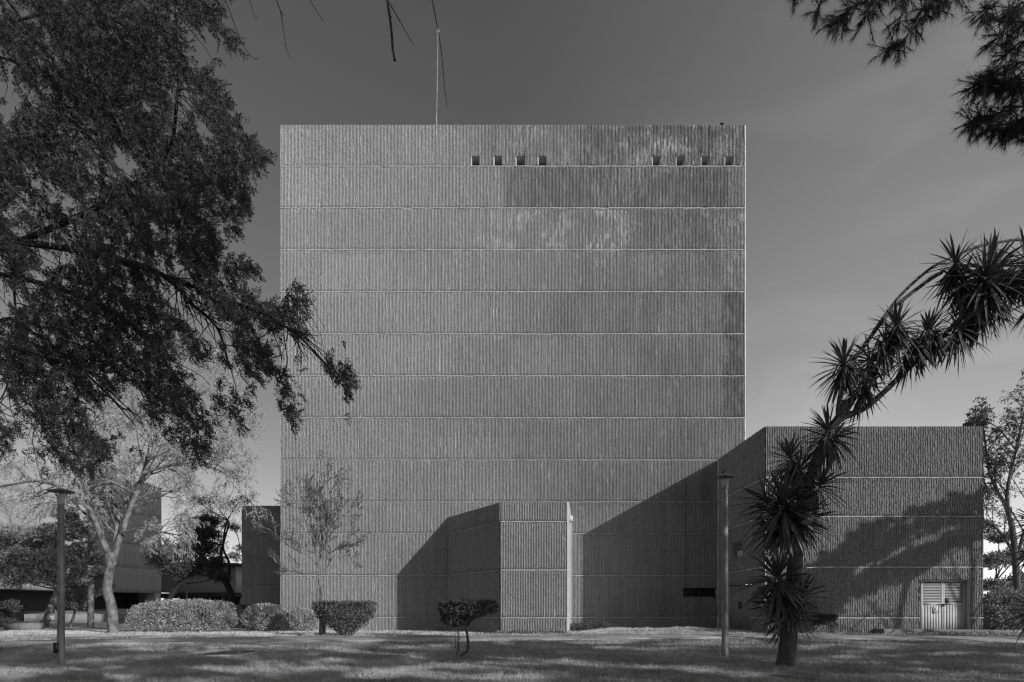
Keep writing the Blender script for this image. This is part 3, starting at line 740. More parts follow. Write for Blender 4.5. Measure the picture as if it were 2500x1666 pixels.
# plinth in front of the hall
mb = MB()
pz = Z_of(1500, 66)
rib_wall(mb, (0, 66), (1, 0), (0, -1), X_of(60, 66), X_of(330, 66), [0, pz], seed=43, rowh=.5)
mb.quad((X_of(60, 66), 66, pz), (X_of(330, 66), 66, pz), (X_of(330, 66), 76, pz + .5), (X_of(60, 66), 76, pz + .5))
o = mb.build("low_wall", M['farc']); tag(o, "low ribbed retaining wall with sloping top in front of the long hall", "wall")

# ---- distant raised building between the hall and the rear block
DB = 92.0
bx0, bx1 = X_of(385, DB), X_of(576, DB)
db = thing("raised_building", "far pale building raised above a dark open ground floor between the hall and rear block", "building", (bx0, DB, 0))
LB = (bx0, DB, 0)
mb = MB(); rib_wall(mb, (0, DB), (1, 0), (0, -1), bx0, bx1, [Z_of(1447, DB), Z_of(1382, DB)], seed=51, rowh=.8)
mb.box(bx0, bx1, DB + .02, DB + 14, Z_of(1447, DB), Z_of(1382, DB) - .01); mb.build("wall", M['farc'], db, loc=LB)
mb = MB(); mb.box(bx0 - 2, X_of(600, DB), DB - 3, DB + 15, Z_of(1382, DB), Z_of(1378, DB)); mb.build("roof", M['bark'], db, loc=LB)
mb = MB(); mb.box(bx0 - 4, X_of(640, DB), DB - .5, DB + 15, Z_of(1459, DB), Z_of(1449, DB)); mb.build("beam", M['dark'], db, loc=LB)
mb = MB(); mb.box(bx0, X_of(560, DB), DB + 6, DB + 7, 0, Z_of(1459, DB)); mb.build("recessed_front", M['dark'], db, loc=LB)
for px in (400, 470, 540, 585):
    mb = MB(); mb.box(X_of(px, DB), X_of(px + 5, DB), DB, DB + .5, 0, Z_of(1459, DB)); mb.build("pillar", M['farc'], db, loc=LB)
mb = MB(); mb.box(X_of(420, 80), X_of(448, 80), 80, 80.6, 0, Z_of(1467, 80)); o = mb.build("low_wall", M['plainc'])
tag(o, "short pale freestanding wall seen just above the long hedge beside the far lamp post", "wall")

# ------------------------------------------------------------------ lamps
def lamp(name, label, px, pybase, Y, pytop, rpole, rdisc, mat, box=False, nhole=0):
    x = X_of(px, Y); zb = float(ground_z(x, Y)); H = Z_of(pytop, Y) - zb
    r = thing(name, label, "street lamp", (x, Y, zb))
    mb = MB(); mb.lathe([(rpole * 1.12, -.1), (rpole * 1.1, .02), (rpole * 1.05, H * .3), (rpole, H * .6), (rpole * .92, H - .42)], (0, 0, 0), 20); mb.build("pole", mat, r, smooth=True)
    mb = MB(); mb.lathe([(rpole * .92, H - .42), (rpole * 1.05, H - .415), (rpole * 1.05, H - .30), (rpole * 1.0, H - .24), (rpole * 1.7, H - .16)], (0, 0, 0), 20); mb.build("collar", M['paint'], r, smooth=True)
    mb = MB()
    for a in range(4):
        t = a * math.pi / 2 + .6; mb.tube([(rpole * 1.2 * math.cos(t), rpole * 1.2 * math.sin(t), H - .17), (rpole * 1.6 * math.cos(t), rpole * 1.6 * math.sin(t), H - .07)], .012, 5)
    mb.tube([(0, 0, H - .3), (0, 0, H - .05)], rpole * .55, 10)
    mb.build("bracket", M['galv'], r)
    mb = MB(); mb.lathe([(.001, H - .05), (rdisc * .5, H - .05), (rdisc * .97, H - .085), (rdisc, H - .08), (rdisc * .8, H - .045), (rdisc * .5, H - .015), (rdisc * .2, H + .005), (.001, H + .01)], (0, 0, 0), 32); mb.build("shade", mat, r, smooth=True)
    if box:
        mb = MB(); mb.box(-rpole * 1.15 - .03, -rpole * .3, -rpole * 1.1 - .03, -rpole * .6, .34, .62); mb.build("access_hatch", M['darkmetal'], r)
        for hz in (1.15, 1.9, 2.6, 3.3, 3.75):
            mb = MB(); mb.box(-.015, .015, -rpole * 1.15, -rpole * .9, hz, hz + .05); mb.build("hole", M['dark'], r)
    return r, H, zb
lamp("street_lamp", "thick mottled metal lamp post with flat disc head on the left lawn", 149, 1625, 18.4, 1194, .086, .34, M['galv2'], box=True)
_, H2, zb2 = lamp("street_lamp", "slim lamp post with a bird perched on its disc head, left of the yucca", 1770, 1605, 21.3, 1159, .094, .31, M['galv'])
lamp("street_lamp", "small distant lamp post rising above the long hedge", 456, 1510, 55, 1406, .07, .28, M['galv'])
make_bird("bird", "small pied bird perched on the disc of the right lamp post", (X_of(1770, 21.3), 21.3, zb2 + H2 + .005), 1.0, 0.5, M['darkmetal'], M['paint'])

# ------------------------------------------------------------------ vegetation helpers
def unit(a): return a / (np.linalg.norm(a, axis=-1, keepdims=True) + 1e-9)
def leaves(mb, c, d, Ln, W, rg, nrm=None):
    """rhombic leaves: bases c, directions d, length Ln, width W"""
    N = len(c); d = unit(d)
    if nrm is None: nrm = rg.normal(size=(N, 3))
    b = unit(np.cross(d, nrm))
    Ln = np.broadcast_to(Ln, (N,))[:, None]; W = np.broadcast_to(W, (N,))[:, None]
    V = np.stack([c, c + d * Ln * .45 + b * W / 2, c + d * Ln, c + d * Ln * .45 - b * W / 2], 1).reshape(-1, 3)
    mb.add(V, np.arange(N * 4).reshape(-1, 4))
def spikes(mb, c, d, Ln, W, rg):
    N = len(c); d = unit(d); b = unit(np.cross(d, rg.normal(size=(N, 3))))
    Ln = np.broadcast_to(Ln, (N,))[:, None]; W = np.broadcast_to(W, (N,))[:, None]
    V = np.stack([c + b * W / 2, c - b * W / 2, c + d * Ln], 1).reshape(-1, 3)
    mb.add(V, np.arange(N * 3).reshape(-1, 3))
def smooth_path(pts, n=4):
    pts = np.asarray(pts, float); m = len(pts)
    if m < 3: return pts
    out_ = []
    for i in range(m - 1):
        p0 = pts[max(i - 1, 0)]; p1 = pts[i]; p2 = pts[i + 1]; p3 = pts[min(i + 2, m - 1)]
        for k in range(n):
            t = k / n
            out_.append(.5 * ((2 * p1) + (-p0 + p2) * t + (2*p0 - 5*p1 + 4*p2 - p3) * t*t + (-p0 + 3*p1 - 3*p2 + p3) * t**3))
    out_.append(pts[-1]); return np.array(out_)
def grow(rg, p, d, L, r, lev, S, tubes, tips):
    n = S['seg'][lev]; pts = [np.array(p, float)]; d = np.array(d, float); d /= np.linalg.norm(d)
    ds = []
    for i in range(n):
        d = d + rg.normal(0, S['wob'][lev], 3) + np.array([0, 0, S['grav'][lev]]); d /= np.linalg.norm(d)
        pts.append(pts[-1] + d * L / n); ds.append(d)
    rr = np.linspace(r, r * S['taper'][lev], n + 1)
    tubes[lev].append((np.array(pts), rr))
    if lev + 1 < len(S['n']) + 1 and lev < len(S['n']):
        k = S['n'][lev]
        for q in range(k):
            t = S['t0'][lev] + (1 - S['t0'][lev]) * (q + rg.random()) / k
            f = t * n; i = min(int(f), n - 1); base = pts[i] + (pts[i + 1] - pts[i]) * (f - i)
            ax = rg.normal(size=3); ax -= ax.dot(ds[i]) * ds[i]; ax /= np.linalg.norm(ax)
            an = math.radians(S['ang'][lev] + rg.normal(0, 9))
            cd = ds[i] * math.cos(an) + ax * math.sin(an)
            rb_ = rr[i] * S['rr'][lev]
            grow(rg, base, cd, L * S['lr'][lev] * (1.15 - .5 * t) * rg.uniform(.8, 1.2), max(rb_, S['rmin']), lev + 1, S, tubes, tips)
    else: tips.append(np.array(pts))
def build_tubes(mb, tubes, sides=(8, 6, 4, 3, 3, 3)):
    for lev, ts in enumerate(tubes):
        for pts, rr in ts: mb.tube(pts, rr, sides[min(lev, len(sides) - 1)], cap=False)

# ------------------------------------------------------------------ big cypress at the left
rg = np.random.default_rng(21)
YC = 12.5
outline = [(-60,-60),(560,-60),(560,23),(524,42),(551,77),(580,112),(513,130),(548,158),(513,153),(536,207),(565,232),(551,268),(574,279),(582,318),(628,345),(655,374),(628,398),(616,421),(589,432),(601,475),(606,522),(574,517),(580,568),(543,563),(517,543),(532,597),(530,640),(524,649),(550,628),(640,648),(574,684),(640,735),(685,722),(722,672),(746,737),(781,783),(842,812),(842,860),(857,913),(846,959),(857,1010),(842,1020),(819,990),(804,932),(762,970),(735,930),(716,1038),(700,1028),(674,971),(662,913),(628,898),(622,950),(597,982),(588,1045),(543,1047),(520,1020),(498,1110),(470,1120),(440,1085),(400,1060),(333,1100),(290,1060),(215,1150),(145,1182),(96,1165),(77,1104),(0,1100),(-60,1100)]
OP = np.array(outline, float)
def inside(px, py):
    x = np.asarray(px); y = np.asarray(py); c = np.zeros(x.shape, bool); n = len(OP)
    j = n - 1
    for i in range(n):
        xi, yi = OP[i]; xj, yj = OP[j]
        cond = ((yi > y) != (yj > y)) & (x < (xj - xi) * (y - yi) / (yj - yi + 1e-12) + xi)
        c ^= cond; j = i
    return c
cyp = thing("cypress_tree", "huge dark drooping cypress filling the upper left of the view", "tree", (-11.6, 13.0, 0))
LC = (-11.6, 13.0, 0)
mbt = MB()
mbt.tube(smooth_path([(-11.6, 13, -.1), (-11.5, 13, 3), (-11.3, 12.9, 8), (-11.4, 12.8, 13), (-11.2, 12.8, 18)]), np.linspace(.42, .12, 17), 12)
limbs = [
 ([(-260, 760), (-60, 640), (120, 560), (233, 509), (306, 459), (364, 432), (398, 383), (421, 344), (432, 245), (437, 180), (430, 60), (420, -60)], .085, 12.6),
 ([(-260, 560), (-60, 585), (120, 600), (291, 634), (383, 665), (440, 707), (459, 735), (530, 800), (560, 900)], .10, 12.2),
 ([(-260, 640), (-60, 660), (130, 700), (268, 760), (329, 799), (383, 852), (459, 978), (515, 1050)], .07, 12.9),
 ([(300, 640), (420, 680), (517, 718), (651, 768), (685, 791), (727, 818), (788, 883), (850, 959)], .055, 12.0),
 ([(-260, 900), (0, 783), (60, 800), (150, 860), (260, 960), (330, 1040)], .05, 13.2),
 ([(-200, 300), (0, 140), (120, 250), (220, 330), (300, 440)], .05, 11.6),
 ([(-200, 100), (0, 60), (150, 30), (300, 60), (420, 140), (520, 200)], .05, 13.0),
 ([(30, 650), (40, 800), (35, 880), (55, 940), (90, 1020)], .03, 11.9),
 ([(35, 880), (10, 960), (-20, 1000)], .022, 11.9),
 ([(390, 860), (388, 900), (370, 930), (340, 945)], .016, 12.2),
 ([(690, 785), (690, 750), (705, 720), (722, 680)], .012, 12.0),
 ([(0, -20), (60, 60), (100, 170), (160, 260)], .03, 12.4)]
limb_pts = []
for pts, r0, Y in limbs:
    pp = np.array([P(x, y, Y + .5 * math.sin(k * 1.3)) for k, (x, y) in enumerate(pts)]); pp = smooth_path(pp, 5)
    mbt.tube(pp, np.linspace(r0 * .78, max(r0 * .18, .007), len(pp)), 8); limb_pts.append(pp)
LPall = np.vstack(limb_pts)
# fronds: hanging sprays with side shoots and short needles
N0 = 30000
px = rg.uniform(-60, 870, N0 * 3); py = rg.uniform(-60, 1190, N0 * 3)
ok = inside(px, py); px = px[ok]; py = py[ok]
a_ = px * .62 + py * .78; b_ = px * .78 - py * .62                      # streaks fall to the lower right
dens = fnoise(a_ / 95, b_ / 38 + 7) * .6 + vnoise(a_ / 240 + 4, b_ / 120) * .4
dens += .07 * np.exp(-((px - 150) / 260) ** 2) 
for (gx, gy, gr, gq, s) in [(265,1010,60,55,.5),(70,1060,32,20,.35),(470,935,55,60,.22),(335,1045,60,30,.4),(430,880,40,40,.1),(330,950,40,40,.12),(480,90,50,60,.08),(200,200,60,50,.08),(420,560,70,45,.12),(300,410,40,25,.12),(170,470,50,25,.08),(60,700,60,50,.08),(620,760,60,30,-.12),(760,900,110,110,.03),(90,180,40,70,.08)]:
    dens -= s * np.exp(-((px - gx) / gr) ** 2 - ((py - gy) / gq) ** 2)
keep = rg.random(len(px)) < sstep(.40, .62, dens) * .85 + .015
px = px[keep]; py = py[keep]
right = (px > 660); kk = ~right | (rg.random(len(px)) < .8)
px = px[kk]; py = py[kk]
lim = 10600
if len(px) > lim: sel = rg.choice(len(px), lim, replace=False); px = px[sel]; py = py[sel]
NF = len(px)
Yd = YC + rg.uniform(-1.6, 1.9, NF); Yd[px > 640] = YC - .4 + rg.uniform(-.8, .8, (px > 640).sum())
base = np.stack([(px - HX) / F * Yd, Yd, EYE + (HY - py) / F * Yd], 1)
fd = unit(np.stack([.55 + rg.normal(0, .35, NF), rg.normal(0, .45, NF), -.75 + rg.normal(0, .35, NF)], 1))
up = rg.random(NF) < .16; fd[up, 2] = np.abs(fd[up, 2]) * .8
fl_ = rg.uniform(.14, .30, NF)
mbf = MB(); mbw = MB()
K = 16
t = (np.arange(K) + .5) / K
stem = base[:, None, :] + fd[:, None, :] * (fl_[:, None] * t[None])[..., None]
stem[..., 2] -= (.10 * fl_[:, None] * t[None] ** 2)
side = unit(np.cross(fd, rg.normal(size=(NF, 3))))
sg_ = np.where(np.arange(K) % 2 == 0, 1, -1)[None, :, None]
sh = unit(fd[:, None, :] * .75 + side[:, None, :] * sg_ * .8 + rg.normal(0, .3, (NF, K, 3)))
sl = (rg.uniform(.04, .10, (NF, K)) * (1.1 - .5 * t)[None])
# each shoot carries three needles
for q, (off, sp) in enumerate(((.0, 0.0), (.35, .9), (.65, -.9))):
    cb_ = stem + sh * (sl * off)[..., None]
    nd = unit(sh + np.cross(sh, rg.normal(size=sh.shape)) * sp * .7 + rg.normal(0, .15, sh.shape))
    ln = sl * (1.0 if q == 0 else .62)
    leaves(mbf, cb_.reshape(-1, 3), nd.reshape(-1, 3), ln.ravel(), (.0175 if q == 0 else .016), rg)
# thin stems
sV = np.stack([base, base + fd * fl_[:, None] * .5, base + fd * fl_[:, None]], 1)
bb = side * .004
V = np.concatenate([base + bb, base - bb, base + fd * fl_[:, None]], 1).reshape(-1, 3)
mbw.add(V, np.arange(NF * 3).reshape(-1, 3))
# side branches that lead from limbs out to the sprays
for q in range(520):
    i_ = rg.integers(len(LPall)); s0 = LPall[i_]
    dd = unit(np.array([.6 + rg.normal(0, .4), rg.normal(0, .5), -.6 + rg.normal(0, .45)])); L = rg.uniform(.4, 1.3)
    pt = [s0]; 
    for k in range(5):
        dd = unit(dd + rg.normal(0, .16, 3) + np.array([0, 0, -.06])); pt.append(pt[-1] + dd * L / 5)
    qx = HX + F * pt[-1][0] / pt[-1][1]; qy = HY - F * (pt[-1][2] - EYE) / pt[-1][1]
    if not inside(np.array([qx]), np.array([qy]))[0]: continue
    mbt.tube(pt, np.linspace(.011, .004, 6), 4, cap=False)
mbt.build("trunk", M['barkblack'], cyp, smooth=True, loc=LC)
mbf.build("crown", M['cypress'], cyp, loc=LC)
mbw.build("twigs", M['barkblack'], cyp, loc=LC)
mb = MB()
for pts in ([(122,602),(124,575),(135,562),(147,562),(152,570),(175,585),(195,603),(208,625),(214,650),(222,668),(230,690),(229,704)],[(152,572),(170,600),(180,620),(193,648)],[(184,597),(180,612),(195,612),(192,622),(200,606)],[(140,545),(147,562)],[(222,668),(232,657)],[(205,684),(218,676)]):
    pp = smooth_path(np.array([P(x, y, 10.6) for x, y in pts]), 3); mb.tube(pp, np.linspace(.007, .004, len(pp)), 5)
mb.build("dead_twig", M['barkgrey'], cyp, loc=LC)

# ------------------------------------------------------------------ bare tree hanging over from above
ov = thing("bare_tree", "bare tree overhead whose thin leafless twigs hang into the top of the view", "tree", (-4.6, -2.5, 0))
LO = (-4.6, -2.5, 0); mb = MB()
mb.tube(smooth_path([(-4.6, -2.5, -.1), (-4.6, -2.4, 3), (-4.4, -1.8, 6), (-4.2, -.2, 8), (-3.8, 3, 9.4), (-3.2, 7, 9.6), (-1.6, 7.3, 9.5), (0.4, 7.4, 9.4)]), np.linspace(.22, .03, 29), 10)
mb.tube(smooth_path([(-4.4, -1.8, 6), (-3.6, -2.5, 8.5), (-3.4, -3, 11)]), np.linspace(.12, .03, 9), 8)
mb.build("trunk", M['bark'], ov, smooth=True, loc=LO)
mb = MB()
tw = [([(480,-260),(520,-120),(552,0),(564,36),(583,88),(594,113),(610,134),(622,144),(628,145),(630,139)], .0065),
      ([(583,88),(590,93),(597,95),(602,91)], .004), ([(575,64),(572,70)], .004),
      ([(560,-220),(590,-80),(609,0),(618,28),(622,40),(629,47)], .0045),
      ([(610,-240),(650,-90),(675,0),(685,28),(691,64),(696,100),(699,119),(705,135),(711,142)], .0065), ([(685,28),(690,34),(693,39)], .005),
      ([(640,-250),(710,-90),(757,0),(775,30),(789,52)], .005), ([(786,48),(788,46)], .005),
      ([(915,-240),(935,-100),(946,0),(953,52),(957,90),(959,119),(964,149)], .016), ([(951,8),(975,50),(993,82),(1011,111)], .006), ([(953,40),(957,43)], .009), ([(959,119),(956,124)], .01), ([(963,140),(967,148)], .008), ([(962,146),(960,149)],.006),
      ([(1010,-240),(1035,-90),(1055,0),(1069,72),(1077,124),(1083,185),(1086,221),(1090,250),(1091,259)], .007), ([(1069,66),(1071,75)], .006)]
for pts, r0 in tw:
    pp = smooth_path(np.array([P(x, y, 7.0) for x, y in pts]), 4)
    rr = np.linspace(r0, r0 * (.75 if r0 > .012 else .4), len(pp)) * (1 + .12 * np.sin(np.arange(len(pp)) * 2.1))
    mb.tube(pp, rr, 6)
mb.build("hanging_twigs", M['barkblack'], ov, loc=LO)

# ------------------------------------------------------------------ pine at the top right
rg = np.random.default_rng(5)
pine = thing("pine_tree", "dark pine whose needle-covered branches reach in at the top right corner", "tree", (9.6, 8.6, 0))
LPn = (9.6, 8.6, 0); mbt = MB(); mbn = MB(); YP = 9.0
mbt.tube(smooth_path([(9.6, 8.6, -.1), (9.6, 8.6, 4), (9.4, 8.7, 9), (9.5, 8.7, 14.5)]), np.linspace(.3, .08, 13), 12)
def shoot(c, d, L, n, nl):
    d = d / np.linalg.norm(d); tt = rg.random(n) ** .8
    pts_ = c[None] + d[None] * (tt * L)[:, None]
    nd = unit(d[None] * .85 + rg.normal(0, .42, (n, 3)) + np.array([0, 0, -.35]))
    spikes(mbn, pts_, nd, rg.uniform(.7, 1.1, n) * nl, .0058, rg)
    mbt.tube([c, c + d * L], [.006, .004], 4, cap=False)
def pbranch(pts, r0, every=.16, spread=.30, Lsh=.16, skip=0.0, Y=YP):
    pp = smooth_path(np.array([P(x, y, Y + .25 * math.sin(k * 2)) for k, (x, y) in enumerate(pts)]), 5)
    mbt.tube(pp, np.linspace(r0, .006, len(pp)), 6)
    seg = np.linalg.norm(np.diff(pp, axis=0), axis=1); cum = np.concatenate([[0], np.cumsum(seg)]); s = cum[-1]; x = s * skip
    while x < s:
        c = np.array([np.interp(x, cum, pp[:, k]) for k in range(3)]); i_ = min(np.searchsorted(cum, x), len(pp) - 1); d = pp[i_] - pp[max(i_ - 1, 0)] + 1e-6
        d = d / np.linalg.norm(d)
        for q in range(2):
            dd = d * .5 + rg.normal(0, .6, 3) + np.array([0, 0, -.25]); shoot(c, dd, Lsh * rg.uniform(.8, 2.0), 46, .14)
        x += every * rg.uniform(.7, 1.3)
    shoot(pp[-1] - d * .05, d, Lsh, 90, .15)
pbranch([(2330,-120),(2262,0),(2240,50),(2208,95),(2185,112),(2169,122)], .012, .10)
pbranch([(2330,-120),(2300,-20),(2280,0),(2260,35)], .010, .09)
pbranch([(2300,-160),(2200,-60),(2120,-10),(2080,20),(2058,40),(2045,48)], .02, .06, Lsh=.14)
pbranch([(2200,-120),(2150,-30),(2130,20),(2110,45)], .012, .09)
pbranch([(2260,-120),(2220,-30),(2205,20),(2195,55)], .012, .10)
pbranch([(2160,-130),(2050,-60),(2010,-20),(2002,12),(1997,30)], .010, .13, Lsh=.10)
pbranch([(2120,-120),(2010,-60),(1960,-30),(1945,-12)], .01, .14)
pbranch([(2420,-150),(2360,-60),(2330,-20),(2310,0)], .012, .10)
pbranch([(2700,60),(2560,50),(2500,52),(2450,55),(2415,35),(2405,20)], .014, .075)
pbranch([(2700,0),(2560,-10),(2520,0),(2480,15),(2460,30)], .012, .07)
pbranch([(2500,52),(2470,70),(2440,90),(2420,105)], .010, .08)
pbranch([(2700,90),(2560,100),(2500,100),(2475,120),(2455,135)], .012, .08)
pbranch([(2700,140),(2560,145),(2500,150),(2480,155)], .012, .07)
pbranch([(2720,230),(2600,220),(2500,210),(2450,220),(2415,205),(2390,205),(2375,212)], .016, .05)
pbranch([(2600,215),(2500,195),(2475,190),(2450,205)], .010, .06)
pbranch([(2720,280),(2600,265),(2500,260),(2450,275),(2400,285),(2372,300)], .014, .045)
pbranch([(2600,275),(2520,280),(2470,300),(2430,310),(2400,322)], .012, .06)
pbranch([(2640,290),(2540,300),(2500,310),(2460,322),(2445,318)], .012, .06)
pbranch([(2440,205),(2425,190),(2418,180)], .008, .06)
pbranch([(2720,330),(2600,330),(2530,325),(2505,335)], .012, .07)
# upper crown, out of the picture but throwing its shade
for q in range(46):
    z = rg.uniform(10.9, 14.6); a = rg.uniform(0, 2 * math.pi); R_ = (15.2 - z) * .62 + .8
    if math.sin(a) > .2 and False: continue
    c = np.array([9.5, 8.7, z]); d = np.array([math.cos(a), math.sin(a), .1])
    pts_ = [c + d * R_ * k / 4 + np.array([0, 0, -.02 * k * k]) for k in range(5)]
    mbt.tube(pts_, np.linspace(.03, .008, 5), 4, cap=False)
    for s_ in range(14):
        k = rg.uniform(.3, 1); cc = c + d * R_ * k + rg.normal(0, .25, 3)
        n_ = 40; spikes(mbn, cc[None] + rg.normal(0, .08, (n_, 3)), rg.normal(size=(n_, 3)) + d, .17, .012, rg)
mbt.build("trunk", M['barkblack'], pine, smooth=True, loc=LPn)
mbn.build("crown", M['needle'], pine, loc=LPn)

# ------------------------------------------------------------------ trees outside the frame that shade the lawn
# sun flecks on the lawn: where leaves are cut from the crowns to let sun through (photo pixels: centre, half width, half height)
FLECK = [(53,1643,95,7),(10,1653,70,7),(173,1636,38,4),(273,1630,22,4),(505,1633,36,6),(515,1641,50,6),(292,1656,40,7),(438,1631,18,4),(60,1563,75,5),(332,1553,90,5),(186,1538,100,6),(410,1567,105,3.5),
 (641,1622,38,7),(675,1628,42,6),(705,1634,32,5),(710,1642,32,5),(766,1622,20,5),(815,1613,34,5),(777,1634,28,6),(710,1597,16,3),(755,1600,22,3),(826,1636,28,6),(912,1650,75,9),(960,1643,85,9),(1014,1630,48,5),(1011,1609,28,4),(1111,1630,32,7),(1166,1626,30,6),(1070,1653,55,9),(1208,1656,75,9),(1081,1577,32,4),(1031,1563,70,3),(1227,1572,28,3.5),
 (1250,1658,50,9),(1290,1661,38,8),(1378,1598,30,3.5),(1374,1617,28,3.5),(1421,1623,38,4),(1471,1629,38,3.5),(1573,1633.5,24,3.5),(1457,1571,65,3.5),(1540,1566,35,3.5),(1720,1572,75,3.5),(1830,1570,30,3.5),(1623,1575,30,3),(1706,1638,38,6),(1816,1650,38,5),(1874,1580,28,3.5),(1802,1580,34,3.5),(1485,1583,44,3),(1600,1560,260,2.5),(2100,1559,220,2),
 (2060,1566,24,3.5),(2120,1571,34,3),(2016,1575,34,3),(1969,1583,34,4),(2140,1583,44,3.5),(2085,1593,44,3.5),(2057,1604,38,4),(2002,1617,34,4),(2176,1602,24,3.5),(2306,1597,55,4),(2463,1601,34,4),(2383,1570,44,3),(2231,1637,38,4),(2333,1648,44,5),(2458,1659,55,5),(2320,1663,48,4),(2112,1633,24,4),(2126,1622,34,3),(880,1566,60,2.5),(1300,1590,22,3),(950,1585,30,2.5),(2230,1620,30,3)]
FLECK = np.array(FLECK, float)
WSH = np.array([(1870,1470),(1950,1405),(2050,1335),(2110,1288),(2200,1252),(2300,1217),(2410,1185),(2410,1318),(2330,1345),(2262,1388),(2200,1432),(2110,1450),(2010,1508),(1880,1520)], float)
def in_poly(poly, x, y):
    c = np.zeros(x.shape, bool); n = len(poly); j = n - 1
    for i in range(n):
        xi, yi = poly[i]; xj, yj = poly[j]
        c ^= ((yi > y) != (yj > y)) & (x < (xj - xi) * (y - yi) / (yj - yi + 1e-12) + xi); j = i
    return c
SV = np.array(SUN)
def lit_mask(c):
    """leaves that would spoil a sun fleck on the lawn or the lit part of the side block"""
    t = c[:, 2] / SV[2]; g = c - SV * t[:, None]; y = np.maximum(g[:, 1], 1.0)
    px = HX + F * g[:, 0] / y; py = HY + F * EYE / y
    wx = (fnoise(px / 22, py / 5) - .5) * 30; wy = (fnoise(px / 30 + 50, py / 6) - .5) * 5
    m = np.zeros(len(c), bool)
    for cx, cy, rx, ry in FLECK: m |= ((px + wx - cx) / (rx * 1.12)) ** 2 + ((py + wy - cy) / (ry * 1.15 + .8)) ** 2 < 1
    m &= (g[:, 1] > 5)
    t = (c[:, 1] - 11.6) / SV[1]; h = c - SV * t[:, None]                      # openings cut to let the sun onto the cypress sprays
    px = HX + F * h[:, 0] / 11.6; py = HY - F * (h[:, 2] - EYE) / 11.6
    for cx, cy, rx, ry in ((430, 770, 75, 60), (270, 620, 55, 32), (350, 690, 50, 28), (480, 850, 40, 40), (120, 560, 50, 30), (520, 300, 40, 50), (90, 880, 40, 30), (700, 790, 40, 30)):
        m |= (((px + wx - cx) / rx) ** 2 + ((py + wy * 5 - cy) / ry) ** 2 < 1) & (t > 0)
    t = (c[:, 1] - DR) / SV[1]; h = c - SV * t[:, None]
    px = HX + F * h[:, 0] / DR; py = HY - F * (h[:, 2] - EYE) / DR; wx = (fnoise(px / 26, py / 18) - .5) * 60; wy = (fnoise(px / 30 + 50, py / 22) - .5) * 50
    wall = (px > 1860) & (px < 2410) & (py > 1030) & (py < 1530) & (t > 0)
    inside_ = in_poly(WSH, px + wx, py + wy)
    d1 = np.abs((py + wy * .5) - (1395 - (px - 2090) * .44)); st1 = (d1 < 9) & (px > 2080) & (px < 2345)
    d2 = np.abs((py + wy * .5) - (1330 - (px - 2060) * .36)); st2 = (d2 < 5) & (px > 2120) & (px < 2300)
    return m | (wall & (~inside_ | st1 | st2))
def shade_tree(seed, x, y, H, R, cz0, ncl, label):
    rg = np.random.default_rng(seed); loc = np.array([x, y, 0.0]); r = thing("shade_tree", label, "tree", loc, "trees outside the view that shade the lawn")
    S = dict(seg=[6, 5, 4], wob=[.05, .12, .15], grav=[.03, .03, -.02], taper=[.3, .3, .3], n=[8, 5], t0=[.4, .3], ang=[50, 45], rr=[.4, .5], lr=[.36, .5], rmin=.012)
    tubes = [[], [], []]; tips = []
    grow(rg, (0, 0, 0), (0, 0, 1), H * .86, .26, 0, S, tubes, tips)
    mb = MB(); build_tubes(mb, tubes[:2]); mb.build("trunk", M['bark'], r, smooth=True)
    cc = unit(rg.normal(size=(ncl, 3))) * (rg.random((ncl, 1)) ** .4) * np.array([R, R, (H - cz0) / 2]) + np.array([0, 0, (H + cz0) / 2])
    Q = []
    for c in cc:
        n = 330; s_ = rg.uniform(.8, 1.35); Q.append(c + unit(rg.normal(size=(n, 3))) * (rg.random((n, 1)) ** .5) * s_ * np.array([1, 1, .6]))
    Q = np.vstack(Q); Q = Q[~lit_mask(Q + loc)]; n = len(Q)
    mb = MB(); leaves(mb, Q, rg.normal(size=(n, 3)), rg.uniform(.13, .24, n), .12, rg); mb.build("crown", M['leafmid'], r); return r
